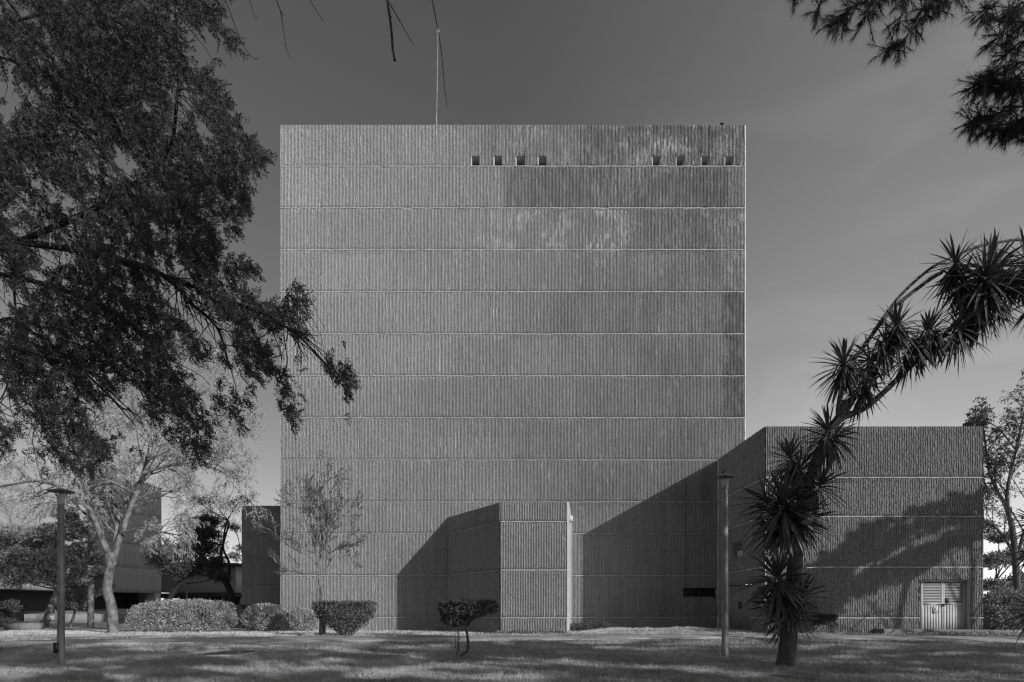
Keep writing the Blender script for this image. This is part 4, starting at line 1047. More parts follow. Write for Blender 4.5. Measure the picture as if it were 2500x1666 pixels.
for k, (x, y, H_, R_, c0, n_, lb) in enumerate([
    (10.5, -.5, 18.0, 5.4, 6.0, 62, "tall leafy tree right of the camera, first in the row"), (19.0, .5, 18.0, 5.4, 6.0, 62, "tall leafy tree right of the camera, second in the row"),
    (27.5, -.5, 18.0, 5.4, 6.0, 62, "tall leafy tree off to the right, third in the row"), (36.5, .5, 18.0, 5.4, 6.0, 60, "tall leafy tree off to the right, last in the row"),
    (17.5, 10.8, 12.4, 4.8, 3.8, 50, "lower leafy tree right of the view that shades the yucca"), (26.0, 10.3, 12.6, 4.8, 3.8, 50, "lower leafy tree right of the view, second from the yucca"),
    (34.8, 10.8, 12.4, 4.8, 3.8, 48, "lower leafy tree far right of the view"), (43.5, 10.4, 12.2, 4.8, 4.0, 44, "lower leafy tree farthest right of the view"),
    (8.0, -10.5, 16, 5.4, 6.0, 46, "leafy tree behind the camera on its right"), (18.5, -9.5, 16, 5.4, 6.0, 46, "leafy tree in the back row, second from the camera"), (29.5, -10.5, 16, 5.4, 6.0, 44, "leafy tree in the back row, farthest from the camera"),
    (27.4, 23.1, 10.6, 2.9, 7.0, 30, "shortest of three slim trees right of the view beside the side block"), (30.6, 23.3, 12.6, 3.1, 8.4, 34, "middle one of three slim trees right of the view"), (34.4, 23.0, 14.2, 3.1, 9.2, 34, "tallest of three slim trees right of the view beside the side block"),
    (-22.5, 18, 14, 5.2, 5, 36, "unseen leafy tree added to deepen the shade, beyond the left edge, the farther one"), (-19, 6, 15, 5.4, 5, 36, "unseen leafy tree added to deepen the shade, left and level with the camera"), (-9.5, -9, 15, 5.4, 5, 36, "unseen leafy tree added to deepen the shade, behind the camera on its left"), (-1, -13.5, 16, 5.4, 6, 36, "unseen leafy tree added to deepen the shade, straight behind the camera")]):  # this line: unseen trees added to block sky light and darken the lawn's shade
    shade_tree(200 + k, x, y, H_, R_, c0, n_, lb)

# ------------------------------------------------------------------ yucca
rg = np.random.default_rng(12)
YY = 18.0
def rosette_mesh(c, axis, n, Lm, spread_dn, seed, name, parent, loc):
    rg = np.random.default_rng(seed); mb = MB(); axis = np.array(axis, float); axis /= np.linalg.norm(axis)
    ref = np.array([0, 1.0, 0]) if abs(axis[1]) < .8 else np.array([1.0, 0, 0]); e1 = np.cross(axis, ref); e1 /= np.linalg.norm(e1); e2 = np.cross(axis, e1)
    for q in range(n):
        f = (q + .5) / n; th = q * 2.39996 + rg.normal(0, .2)
        el = math.radians(82 - f ** .72 * (82 + spread_dn) + rg.normal(0, 7))
        rad = e1 * math.cos(th) + e2 * math.sin(th)
        d = axis * math.sin(el) + rad * math.cos(el)
        L = Lm * 1.08 * rg.uniform(.75, 1.08) * (.8 + .2 * math.sin(f * 3.1)); W = rg.uniform(.056, .076) * (Lm / .75) ** .5
        sag = (.10 + .45 * f) * rg.uniform(.4, 1.1)
        b = np.cross(d, axis + .01); b /= np.linalg.norm(b) + 1e-9; up_ = np.cross(b, d)
        k = 7; tt = np.linspace(0, 1, k); bc = c - axis * (f * .38) + rad * .04
        cen = bc[None] + d[None] * (L * tt)[:, None]; cen[:, 2] -= sag * L * .6 * tt ** 2.2
        if rg.random() < .12: cen[3:, 2] -= np.linspace(0.05, .25, 4) * L * rg.random()
        wd = W * np.array([.55, .75, .95, 1.0, .82, .5, .03]) / 2
        l_ = cen + b[None] * wd[:, None] + up_[None] * wd[:, None] * .45; r_ = cen - b[None] * wd[:, None] + up_[None] * wd[:, None] * .45
        V = np.stack([l_, cen, r_], 1).reshape(-1, 3); i = np.arange(k - 1)[:, None] * 3; j = np.arange(2)[None]
        mb.add(V, np.stack([i + j, i + j + 1, i + j + 4, i + j + 3], -1).reshape(-1, 4))
    return mb.build(name, M['yucca'], parent, smooth=False, loc=loc)
ybase = P(1919, 1628, YY); LY = (ybase[0], YY, 0)
yuc = thing("yucca_tree", "leaning yucca with spiky rosettes and a long branch arching off to the right", "tree", LY)
mbt = MB()
def ytube(pts, r0, r1, Y0=YY, Y1=YY, k=12):
    pp = np.array([P(x, y, Y0 + (Y1 - Y0) * q / max(1, len(pts) - 1)) for q, (x, y) in enumerate(pts)]); pp = smooth_path(pp, 6)
    rr = np.linspace(r0, r1, len(pp)) * (1 + .05 * np.sin(np.arange(len(pp)) * 1.9)); mbt.tube(pp, rr, k); return pp
ytube([(1917,1640),(1919,1618),(1924,1570),(1928,1500),(1937,1420),(1943,1350),(1947,1310)], .25, .17)
mbt.tube(smooth_path([P(1919, 1636, YY), P(1919, 1622, YY), P(1920, 1600, YY)]), np.linspace(.34, .21, 9), 12)
ytube([(1947,1310),(1958,1240),(1980,1160),(2003,1100),(2032,1045),(2050,1015),(2062,990),(2064,978)], .15, .085)
ytube([(2032,1045),(2060,1018),(2105,1000),(2150,965),(2205,912),(2260,860),(2300,825),(2350,770),(2420,700),(2500,640),(2580,600)], .085, .05, YY, YY + 1.0)
ytube([(2045,1025),(2048,985),(2060,930),(2085,880),(2110,845),(2150,790),(2190,745),(2260,690),(2300,665)], .06, .045, YY, YY + .3)
ytube([(2110,845),(2150,785),(2200,720),(2260,665),(2300,640),(2380,605),(2450,590),(2500,588),(2560,620)], .04, .035, YY + .1, YY + .8)
ytube([(2068,1010),(2080,975),(2100,940),(2130,900),(2180,850),(2240,820)], .04, .03, YY, YY - .2, 8)
mbt.build("trunk", M['yuccatrunk'], yuc, smooth=True, loc=LY)
ros = [ # px, py, depth offset, lean axis, n, length, droop degrees
 (1898,1400,-.3,(-.2,-.35,.9),95,1.08,60), (1958,1452,.1,(.55,-.1,.75),70,.85,60), (1905,1450,-.2,(-.45,-.3,.5),80,.82,75), (1880,1475,.25,(-.5,.3,.4),45,.8,70), (1940,1500,-.2,(.3,-.4,.3),60,.75,72),
 (1912,1222,-.3,(-.15,-.35,.9),105,1.28,58), (1870,1222,.2,(-.6,.2,.7),42,1.1,55), (1962,1262,.1,(.55,-.1,.7),75,1.0,68), (1925,1268,-.15,(0,-.5,.35),85,.95,75), (1895,1252,.2,(-.5,.1,.4),55,.9,75),
 (2005,1178,-.15,(.5,-.2,.8),75,.85,68),
 (1928,1110,.1,(-.15,-.2,.95),80,.88,66), (1952,1140,.3,(.2,.3,.7),40,.8,66),
 (2022,1040,-.1,(-.15,-.25,.9),85,.85,68), (2040,1062,.15,(.45,.1,.6),45,.75,70),
 (2060,880,-.1,(-.1,-.3,.95),90,.92,66), (2115,935,.1,(.2,-.2,.5),60,.8,78), (2125,870,.3,(.1,.2,.5),45,.8,75),
 (2188,790,-.1,(-.15,-.25,.95),80,.85,68), (2165,830,.0,(.0,-.3,.4),55,.8,78), (2268,802,.05,(.1,-.2,.9),75,.82,70), (2235,850,.1,(.2,-.1,.4),45,.75,78),
 (2333,634,-.1,(-.15,-.2,.95),70,.90,70), (2345,680,.1,(0,.2,.4),45,.85,76),
 (2408,665,-.5,(-.1,-.5,.8),105,1.2,66), (2390,730,-.3,(-.2,-.3,.3),75,1.0,80), (2345,790,-.2,(0,-.2,.3),65,.9,82), (2452,705,-.4,(.2,-.3,.3),75,.95,78), (2432,640,.1,(.1,.1,.9),55,1.0,64),
 (2508,630,-.7,(0,-.3,.9),75,1.0,70), (2560,700,-.6,(.2,-.2,.6),60,.95,75)]
for q, (x, y, dy, ax, n, L, sd) in enumerate(ros):
    if y < 960: L *= .97; n = int(n * .95)
    rosette_mesh(P(x, y, YY + dy), ax, n, L, sd, 100 + q, "leaf_rosette", yuc, LY)
for q, (x, y) in enumerate([(2062, 905), (2115, 950), (2190, 815), (2240, 860), (2270, 830), (2335, 665), (2350, 720), (2405, 720), (2360, 800), (2440, 740), (2495, 700), (2075, 900), (2290, 830), (2150, 860)]):
    rosette_mesh(P(x, y, YY + .05 * (q % 3 - 1)), (.1 - .12 * (q % 3), -.1, -1), 26, .72, -44, 400 + q, "dead_leaf_skirt", yuc, LY)
# second yucca just beyond the right edge
y2 = P(2545, 1590, 24.0); L2 = (y2[0], 24.0, 0)
yu2 = thing("yucca_tree", "yucca mostly beyond the right edge, only a spray of spiky leaves showing", "tree", L2)
mbt = MB(); pp = smooth_path([(y2[0], 24, -.1), (y2[0] - .05, 24, 1.5), (y2[0] + .1, 24, 4.6)]); mbt.tube(pp, np.linspace(.3, .14, len(pp)), 10); mbt.build("trunk", M['yuccatrunk'], yu2, smooth=True, loc=L2)
for q, (x, y, ax) in enumerate([(2535, 1270, (-.4, -.2, .7)), (2550, 1330, (0, -.4, .5)), (2530, 1480, (-.3, -.3, .6))]):
    rosette_mesh(P(x, y, 24), ax, 70, 1.1, 50, 300 + q, "leaf_rosette", yu2, L2)

# ------------------------------------------------------------------ pale deciduous tree with drooping twigs
def skeleton_tree(name, label, Y, base_px, paths, S, seed, matb, matt, twig_levels, leafspec, group=None, start_lev=1, jitterY=1.5):
    """paths: list of (pixel polyline, r0, r1, n_children, child length, depth offset)"""
    rg = np.random.default_rng(seed); x0 = X_of(base_px[0], Y); zb = float(ground_z(x0, Y)); loc = (x0, Y, zb)
    r = thing(name, label, "tree", loc, group); mb = MB(); tubes = [[] for _ in range(5)]; tips = []
    for pts, r0, r1, nc, cl, dy in paths:
        pp = np.array([P(x, y, Y + dy * q / max(1, len(pts) - 1)) for q, (x, y) in enumerate(pts)]); pp = smooth_path(pp, 5)
        rr = np.linspace(r0, r1, len(pp)); mb.tube(pp, rr, 9)
        for q in range(nc):
            i_ = int(len(pp) * (.25 + .75 * (q + rg.random()) / nc)); i_ = min(i_, len(pp) - 2)
            d = pp[i_ + 1] - pp[i_]; d = d / np.linalg.norm(d); ax = rg.normal(size=3); ax -= ax.dot(d) * d; ax /= np.linalg.norm(ax)
            an = math.radians(rg.uniform(30, 65)); cd = d * math.cos(an) + ax * math.sin(an) + np.array([0, 0, .15])
            grow(rg, pp[i_], cd, cl * rg.uniform(.7, 1.25), max(rr[i_] * .5, .02), start_lev, S, tubes, tips)
    for lev in range(start_lev, 5 - twig_levels + 0):
        for pts, rr in tubes[lev]: mb.tube(pts, rr, 5, cap=False)
    mb.build("trunk", matb, r, smooth=True, loc=loc)
    mb = MB(); 
    for lev in range(5 - twig_levels, 5):
        for pts, rr in tubes[lev]: mb.tube(pts, rr, 3, cap=False)
    if mb.v: mb.build("twigs", matt, r, loc=loc)
    if leafspec:
        nl, sz, wd, mt, prob = leafspec; mb = MB(); cs = []; 
        for t in tips:
            if rg.random() > prob: continue
            k = rg.integers(1, nl + 1); f = rg.random(k) * (len(t) - 1); i_ = f.astype(int); i_ = np.minimum(i_, len(t) - 2)
            cs.append(t[i_] + (t[i_ + 1] - t[i_]) * (f - i_)[:, None])
        if cs:
            cs = np.vstack(cs); n = len(cs); d = rg.normal(size=(n, 3)); d[:, 2] -= .8
            leaves(mb, cs, d, rg.uniform(.6, 1.2, n) * sz, rg.uniform(.7, 1.2, n) * wd, rg); mb.build("crown", mt, r, loc=loc)
    return r
S1 = dict(seg=[6, 6, 6, 6, 6], wob=[.05, .14, .2, .22, .2], grav=[0, .03, -.02, -.13, -.2], taper=[.4, .35, .4, .5, .5], n=[0, 5, 6, 4], t0=[.2, .25, .2, .2], ang=[45, 42, 45, 50], rr=[.5, .5, .55, .6], lr=[.5, .55, .6, .55], rmin=.014)
skeleton_tree("bare_tree", "pale-barked tree with a mass of thin drooping twigs left of the long hedge", 38.0, (275, 1546), [
    ([(275,1556),(276,1525),(272,1480),(262,1440),(266,1400),(272,1370),(276,1350)], .31, .20, 0, 0, 0),
    ([(271,1395),(284,1340),(300,1295),(318,1240),(335,1200),(348,1160),(362,1125),(390,1070),(430,1020),(470,980)], .195, .05, 22, 3.2, 1.5),
    ([(268,1380),(262,1345),(244,1305),(230,1265),(215,1240),(185,1215),(150,1190),(90,1175),(20,1185),(-50,1200)], .20, .04, 18, 3.0, -1),
    ([(272,1370),(280,1335),(285,1290),(290,1250),(280,1210),(285,1180)], .18, .05, 12, 2.4, 2),
    ([(330,1205),(300,1190),(270,1175),(240,1165),(215,1130),(180,1100)], .11, .03, 12, 2.6, -1.5),
    ([(350,1155),(400,1140),(450,1130),(510,1140),(570,1165)], .10, .03, 14, 2.6, 0),
    ([(300,1300),(350,1290),(400,1300),(450,1310)], .07, .02, 10, 1.8, -1.5),
    ([(362,1125),(375,1090),(350,1040),(330,1000),(320,950)], .09, .03, 12, 2.6, 1),
    ([(400,1060),(450,1050),(510,1030),(560,1050)], .07, .02, 10, 2.2, 1)],
    S1, 51, M['barkpale'], M['twigpale'], 2, (3, .10, .055, M['leafpale'], .45))
S2 = dict(seg=[6, 5, 5, 5, 4], wob=[.05, .12, .16, .2, .2], grav=[0, .05, .03, .02, 0], taper=[.4, .4, .4, .5, .5], n=[0, 4, 4, 3], t0=[.2, .25, .2, .2], ang=[45, 42, 45, 45], rr=[.5, .5, .55, .6], lr=[.5, .55, .6, .5], rmin=.009)
skeleton_tree("bare_tree", "tall mottled bare tree standing behind the drooping one, its straight trunk rising past the hall", 47.0, (222, 1500), [
    ([(222,1560),(222,1400),(221,1250),(221,1150),(222,1080),(215,1030),(213,980),(216,930)], .22, .07, 10, 3.0, 0),
    ([(225,1105),(240,1075),(262,1050),(300,1000)], .12, .04, 8, 2.6, 1),
    ([(220,1100),(212,1070),(195,1045),(170,1020)], .08, .03, 6, 2.2, -1),
    ([(218,1050),(235,1020),(270,1005),(310,980)], .06, .02, 6, 2.2, -1)],
    S2, 52, M['barkpale'], M['barkgrey'], 2, (2, .09, .05, M['leafpale'], .3))
# young bare tree in front of the tower
S3 = dict(seg=[6, 6, 5, 4, 4], wob=[.05, .07, .10, .12, .2], grav=[0, .05, .05, .04, 0], taper=[.4, .4, .4, .5, .5], n=[0, 5, 4, 2], t0=[.2, .2, .2, .2], ang=[35, 32, 35, 35], rr=[.5, .5, .55, .6], lr=[.5, .5, .55, .5], rmin=.011)
skeleton_tree("young_bare_tree", "young leafless tree with upright twigs in front of the tower's left side", 34.6, (786, 1556), [
    ([(786,1562),(787,1520),(785,1480),(788,1455),(784,1430),(779,1410)], .18, .085, 0, 0, 0),
    ([(778,1475),(774,1455),(778,1435),(780,1420)], .06, .05, 0, 0, -.1),
    ([(779,1412),(780,1380),(786,1340),(795,1290),(800,1240),(806,1200)], .085, .02, 16, 1.5, .2),
    ([(779,1400),(772,1350),(758,1300),(740,1260),(722,1225)], .05, .015, 12, 1.2, -.4),
    ([(786,1345),(805,1310),(830,1275),(850,1250)], .045, .015, 10, 1.2, .5),
    ([(777,1380),(755,1360),(725,1345),(690,1320),(655,1290)], .03, .008, 10, .8, -.3),
    ([(779,1395),(740,1400),(705,1385),(670,1372)], .022, .007, 8, .7, -.2),
    ([(784,1365),(815,1345),(850,1330),(875,1310)], .03, .01, 8, .9, .2),
    ([(790,1310),(782,1270),(775,1230),(770,1200)], .04, .012, 10, 1.1, .2),
    ([(783,1395),(800,1385),(830,1362),(850,1365)], .02, .007, 6, .7, .3)],
    S3, 53, M['barkgrey'], M['bark'], 2, (2, .05, .03, M['leafmid'], .07))
# tree at the right edge behind the side block
S4 = dict(seg=[6, 5, 5, 4, 4], wob=[.05, .12, .16, .2, .2], grav=[0, .06, .03, 0, 0], taper=[.4, .4, .4, .5, .5], n=[0, 5, 5, 2], t0=[.2, .25, .2, .2], ang=[45, 42, 45, 45], rr=[.5, .5, .55, .6], lr=[.5, .6, .6, .5], rmin=.011)
skeleton_tree("bare_tree", "tree with sparse small leaves and upright limbs at the right edge behind the side block", 41.0, (2484, 1500), [
    ([(2484,1560),(2484,1460),(2480,1380),(2474,1310),(2466,1265)], .24, .15, 0, 0, 0),
    ([(2466,1268),(2450,1225),(2430,1190),(2412,1140),(2405,1080),(2400,1040)], .12, .04, 10, 1.5, .5),
    ([(2464,1260),(2458,1215),(2466,1160),(2480,1100),(2500,1010),(2520,950)], .12, .04, 14, 1.9, 0),
    ([(2474,1350),(2450,1310),(2425,1285),(2400,1270)], .10, .04, 8, 1.6, .5),
    ([(2480,1380),(2500,1300),(2540,1200),(2560,1100)], .12, .04, 12, 2.8, -.5),
    ([(2440,1210),(2425,1170),(2400,1165)], .05, .03, 6, 1.6, 0),
    ([(2480,1100),(2450,1060),(2430,1040),(2400,1030)], .05, .02, 6, 1.2, .6)],
    S4, 54, M['bark'], M['bark'], 2, (5, .13, .075, M['leafdark'], .95))

# ------------------------------------------------------------------ leafy trees and shrubs
def blob_leaves(mb, rg, c, rad, n, sz, wd, shell=.55, flat=1.0, up=0.3):
    u = unit(rg.normal(size=(n, 3))); rr = shell + (1 - shell) * rg.random((n, 1)); q = np.array(c) + u * rr * np.array(rad)
    d = unit(u + rg.normal(0, .7, (n, 3)) + np.array([0, 0, up])); nrm = unit(u + np.array([0, -.15, .6]) + rg.normal(0, .45, (n, 3)))
    leaves(mb, q, d, rg.uniform(.7, 1.3, n) * sz, rg.uniform(.7, 1.2, n) * wd, rg, nrm)
def leafy_tree(name, label, Y, base_px, trunks, blobs, mat, matb, seed, sz=.16, wd=.09, per=420, group=None, k=1.0):
    blobs = [(a, b, c * k, d) for a, b, c, d in blobs]
    rg = np.random.default_rng(seed); x0 = X_of(base_px[0], Y); zb = float(ground_z(x0, Y)); loc = (x0, Y, zb)
    r = thing(name, label, "tree", loc, group); mb = MB(); 
    for pts, r0, r1 in trunks:
        pp = smooth_path(np.array([P(x, y, Y) for x, y in pts]), 5); mb.tube(pp, np.linspace(r0, r1, len(pp)), 9)
    root = P(*trunks[0][0][-1], Y)
    for (bx, by, br, bd) in blobs:
        c = P(bx, by, Y + bd); m_ = (root + c) / 2 + rg.normal(0, .2, 3); mb.tube(smooth_path([root, m_, c], 3), np.linspace(.06, .02, 7), 5, cap=False)
    mb.build("trunk", matb, r, smooth=True, loc=loc)
    mb = MB()
    for (bx, by, br, bd) in blobs:
        c = P(bx, by, Y + bd); R_ = br / F * Y; ns = 9
        for q in range(ns):
            cc = c + unit(rg.normal(size=3)) * R_ * .62 * np.array([1, 1, .7]) * rg.random() ** .4
            blob_leaves(mb, rg, cc, (R_ * .5, R_ * .5, R_ * .26), int(per * .28 * max(.4, R_)), sz, wd, .3)
    mb.build("crown", mat, r, loc=loc); return r
rg = np.random.default_rng(77)
leafy_tree("leafy_tree", "dense leafy tree with a pale leaning trunk behind the left lamp post", 47, (105, 1530),
    [([(100,1535),(118,1505),(130,1470),(140,1440)], .3, .17), ([(150,1445),(168,1478),(160,1465)], .08, .05)],
    [(20,1320,60,0),(75,1330,60,1),(130,1305,55,0),(180,1290,40,0),(60,1375,60,-1),(130,1370,65,-1),(190,1345,50,0),(30,1400,55,-1),(110,1410,50,-1),(225,1370,35,0),(160,1250,35,0),(10,1365,50,1),(180,1400,50,-1)], M['leafbright'], M['barkpale'], 61, sz=.2, wd=.12, per=620, k=1.2)
leafy_tree("leafy_tree", "small bushy tree with sunlit leaves against the hall's dark entrance", 49, (175, 1520),
    [([(172,1530),(180,1505),(185,1480)], .12, .07)], [(185,1440,38,0),(215,1440,40,0),(248,1425,32,0),(160,1470,35,0),(195,1475,30,0),(235,1400,28,0),(262,1430,20,0)], M['leafbright'], M['barkpale'], 62, per=620)
leafy_tree("leafy_tree", "dark low shrub tree at the bottom left corner", 40, (5, 1540),
    [([(4,1545),(3,1520),(0,1500)], .06, .04)], [(5,1490,30,0),(30,1480,26,0),(-20,1500,30,0),(8,1515,22,0)], M['leafdark'], M['bark'], 63, per=800)
leafy_tree("leafy_tree", "dark leafy tree with two curved trunks behind the long hedge", 52, (418, 1500),
    [([(415,1520),(408,1490),(418,1455),(437,1425),(450,1408)], .26, .14), ([(566,1520),(566,1470),(560,1440),(545,1410),(535,1390)], .32, .16), ([(535,1390),(540,1350),(550,1310),(560,1280)], .12, .05), ([(440,1425),(480,1423),(520,1415)], .05, .03)],
    [(400,1370,36,0),(435,1350,42,0),(470,1330,45,0),(505,1340,45,0),(455,1390,36,0),(495,1385,38,0),(525,1375,32,0),(480,1290,38,0),(510,1300,30,0),(425,1395,26,-1),(530,1410,24,-1),(505,1270,24,0)], M['leafdark'], M['barkblack'], 64, sz=.2, per=430, k=1.4)
leafy_tree("leafy_tree", "thin-crowned tree with pale lacy leaves left of the rear block", 57, (560, 1500),
    [([(557,1520),(556,1450),(560,1380),(545,1340),(548,1300),(555,1270)], .13, .06)],
    [(520,1225,40,0),(560,1235,36,1),(545,1275,36,0),(590,1222,26,0),(500,1255,30,0),(575,1290,28,1),(530,1310,26,0),(480,1220,30,0),(585,1340,20,1)], M['leafmid'], M['barkblack'], 65, sz=.13, wd=.06, per=250)
# trees far behind
leafy_tree("leafy_tree", "pale leafy tree far behind the raised building", 120, (590, 1480), [([(590,1500),(590,1450)], .3, .2)], [(560,1400,26,0),(585,1420,28,0),(600,1390,26,0),(575,1360,22,0),(540,1420,20,0)], M['leafmid'], M['bark'], 66, sz=.4, wd=.25, per=120)
leafy_tree("leafy_tree", "far round leafy tree low on the skyline at the right edge", 130, (2470, 1478), [([(2470,1500),(2470,1440)], .3, .2)], [(2440,1440,30,0),(2480,1420,36,2),(2520,1430,36,0),(2455,1465,26,-2),(2500,1462,28,-2),(2415,1462,24,0)], M['leafdark'], M['bark'], 166, sz=.5, wd=.3, per=90)
leafy_tree("leafy_tree", "far dark leafy tree low on the skyline at the left edge", 135, (30, 1478), [([(30,1500),(30,1440)], .3, .2)], [(-10,1450,30,0),(30,1440,34,2),(70,1455,30,0),(110,1462,26,0)], M['leafdark'], M['bark'], 167, sz=.5, wd=.3, per=90)
leafy_tree("leafy_tree", "small tree just peeping above the right corner of the side block", 60, (2385, 1480), [([(2385,1530),(2388,1300),(2387,1060)], .16, .06)], [(2385,1030,22,0),(2365,1038,14,0),(2402,1035,14,0),(2390,1050,20,0),(2395,1120,34,0),(2400,1200,34,1),(2410,1290,36,1)], M['leafdark'], M['bark'], 67, sz=.18, wd=.1, per=260)
leafy_tree("leafy_tree", "dense broadleaf thicket tree right of the side block", 44, (2440, 1530), [([(2430,1550),(2428,1500),(2430,1420)], .1, .06)],
    [(2430,1370,42,0),(2480,1360,40,0),(2420,1430,38,0),(2460,1440,44,0),(2500,1420,44,0),(2525,1330,40,0),(2440,1310,32,1)], M['leafmid'], M['bark'], 68, sz=.2, wd=.09, per=620)
def shrub(name, label, c, rad, n, sz, wd, mat, seed, cat="shrub", stems=True, power=2.6, group=None, zc=None):
    """clipped shrub: leaves over a rounded box with a twiggy inside"""
    rg = np.random.default_rng(seed); x, y = c; zb = float(ground_z(x, y)); r = thing(name, label, cat, (x, y, zb), group)
    a, b, h = rad; z0 = h / 2 if zc is None else zc
    u = unit(rg.normal(size=(n, 3))); s = 1 / (np.abs(u) ** power).sum(1, keepdims=True) ** (1 / power)
    depth = 1 - rg.random((n, 1)) ** 1.6 * .32
    q = u * s * depth; lump = 1 + .17 * (fnoise(q[:, 0] * 3 + seed, q[:, 2] * 3 + q[:, 1] * 2) - .5)[:, None] * 2
    q = q * lump * np.array([a, b, h / 2]) + np.array([0, 0, z0])
    d = unit(u + rg.normal(0, .6, (n, 3)) + np.array([0, 0, .35])); nr = unit(u * .8 + np.array([.15, -.1, .45]) + rg.normal(0, .42, (n, 3)))
    mb = MB(); leaves(mb, q, d, rg.uniform(.7, 1.4, n) * sz, rg.uniform(.7, 1.2, n) * wd, rg, nr); 
    k = int(n * .03); mb2 = q[rg.choice(n, k)]; leaves(mb, mb2, unit(rg.normal(0, .5, (k, 3)) + np.array([0, 0, 1])), sz * 2.2, wd * .8, rg)
    mb.build("foliage", mat, r)
    if stems:
        mb = MB()
        for q_ in range(14):
            t = unit(rg.normal(size=3)); t[2] = abs(t[2]); e = t * np.array([a, b, h * .5]) * .85 + np.array([0, 0, z0 * .9]); mb.tube([(rg.normal(0, a * .2), rg.normal(0, b * .2), -.05), e * .55 + np.array([0, 0, -.0]), e], [.03, .02, .01], 5, cap=False)
        mb.build("stems", M['bark'], r)
    return r
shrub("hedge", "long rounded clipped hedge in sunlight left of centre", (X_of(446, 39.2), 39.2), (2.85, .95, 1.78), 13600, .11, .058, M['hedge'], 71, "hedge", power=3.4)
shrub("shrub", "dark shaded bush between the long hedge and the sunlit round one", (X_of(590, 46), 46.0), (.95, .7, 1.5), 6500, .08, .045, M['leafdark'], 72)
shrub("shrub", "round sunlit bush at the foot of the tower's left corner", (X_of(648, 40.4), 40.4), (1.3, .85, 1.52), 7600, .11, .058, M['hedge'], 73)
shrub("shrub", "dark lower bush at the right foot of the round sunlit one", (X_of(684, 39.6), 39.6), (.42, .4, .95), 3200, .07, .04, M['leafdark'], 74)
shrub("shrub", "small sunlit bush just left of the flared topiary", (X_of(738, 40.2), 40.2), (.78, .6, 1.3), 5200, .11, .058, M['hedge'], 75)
# flared topiary beside the young tree
def flared(name, label, px, pyb, Y, prof, nleaf, sz, mat, seed, trunks, deep=.9):
    rg = np.random.default_rng(seed); x = X_of(px, Y); zb = float(ground_z(x, Y)); r = thing(name, label, "topiary", (x, Y, zb)); mb = MB()
    zs = np.array([p_[1] for p_ in prof]); xl = np.array([p_[0] for p_ in prof]); xr = np.array([p_[2] for p_ in prof])
    Z = [Z_of(y, Y) - zb for y in zs]; XL = [X_of(a, Y) - x for a in xl]; XR = [X_of(a, Y) - x for a in xr]
    o_ = np.argsort(Z); Z = np.array(Z)[o_]; XL = np.array(XL)[o_]; XR = np.array(XR)[o_]
    w_ = (XR - XL); pr = np.cumsum(w_ + .05); n = nleaf
    zq = rg.uniform(Z[0], Z[-1], n * 2); wz = np.interp(zq, Z, w_); kq = rg.random(n * 2) < (wz / w_.max()) ** 1.3 + .03; zq = zq[kq][:n]; n = len(zq)
    tt = rg.uniform(0, 2 * math.pi, n); rr = 1 - rg.random(n) ** 1.8 * .5
    cx = (np.interp(zq, Z, XL) + np.interp(zq, Z, XR)) / 2; hw = np.interp(zq, Z, w_) / 2
    lump = 1 + .42 * (fnoise(zq * 5, tt * 3) - .5)
    q = np.stack([cx + hw * rr * lump * np.cos(tt), hw * rr * lump * deep * np.sin(tt), zq], 1)
    topn = n // 4; tr = np.sqrt(rg.random(topn)); ta = rg.uniform(0, 6.283, topn); cxt = (XL[-1] + XR[-1]) / 2; hwt = w_[-1] / 2
    qt = np.stack([cxt + hwt * tr * np.cos(ta), hwt * tr * deep * np.sin(ta), Z[-1] + rg.normal(0, .03, topn)], 1)
    q = np.vstack([q, qt]); m = len(q); d = unit(rg.normal(size=(m, 3)) + np.array([0, 0, .5])); leaves(mb, q, d, rg.uniform(.7, 1.3, m) * sz, rg.uniform(.7, 1.2, m) * sz * .55, rg, unit(rg.normal(0, .7, (m, 3)) + np.array([0, 0, .6])))
    mb.build("foliage", mat, r)
    mb = MB()
    for pts, r0, r1 in trunks:
        pp = smooth_path(np.array([P(a, b, Y) - np.array([x, Y, zb]) for a, b in pts]), 4); mb.tube(pp, np.linspace(r0, r1, len(pp)), 7)
    for q_ in range(26):
        a = rg.integers(0, len(trunks)); s = P(*trunks[a][0][-1], Y) - np.array([x, Y, zb]); e = q[rg.integers(len(q))]; m_ = (s + e) / 2 + rg.normal(0, .05, 3); mb.tube([s, m_, e], [.02, .014, .006], 4, cap=False)
    mb.build("trunk", M['bark'], r, smooth=True); return r
flared("topiary_shrub", "wide flat-topped flared topiary shrub beside the young bare tree", 842, 1559, 33.8,
    [(764,1472,914),(766,1490,916),(778,1508,908),(795,1525,888),(818,1540,872),(830,1552,860)], 7600, .10, M['topiary'], 81,
    [([(838,1562),(836,1545),(826,1525)], .10, .05), ([(850,1562),(858,1545),(872,1522)], .08, .04), ([(842,1562),(845,1540),(850,1515)], .06, .04)], .55)
flared("topiary_shrub", "table-shaped dark topiary on a bent stem and thin stakes in the centre lawn", 1130, 1605, 21.3,
    [(1070,1471,1210),(1069,1483,1214),(1074,1497,1205),(1082,1508,1160),(1072,1518,1150),(1095,1527,1145)], 5600, .075, M['leafdark'], 82,
    [([(1121,1610),(1128,1600),(1141,1590),(1143,1570),(1140,1545),(1137,1520),(1130,1500)], .055, .035), ([(1120,1607),(1118,1570),(1118,1530)], .018, .014), ([(1116,1607),(1112,1570),(1111,1530)], .012, .01), ([(1119,1605),(1121,1560),(1120,1520)], .014, .01), ([(1140,1520),(1160,1512),(1185,1500)], .02, .012)], .7)
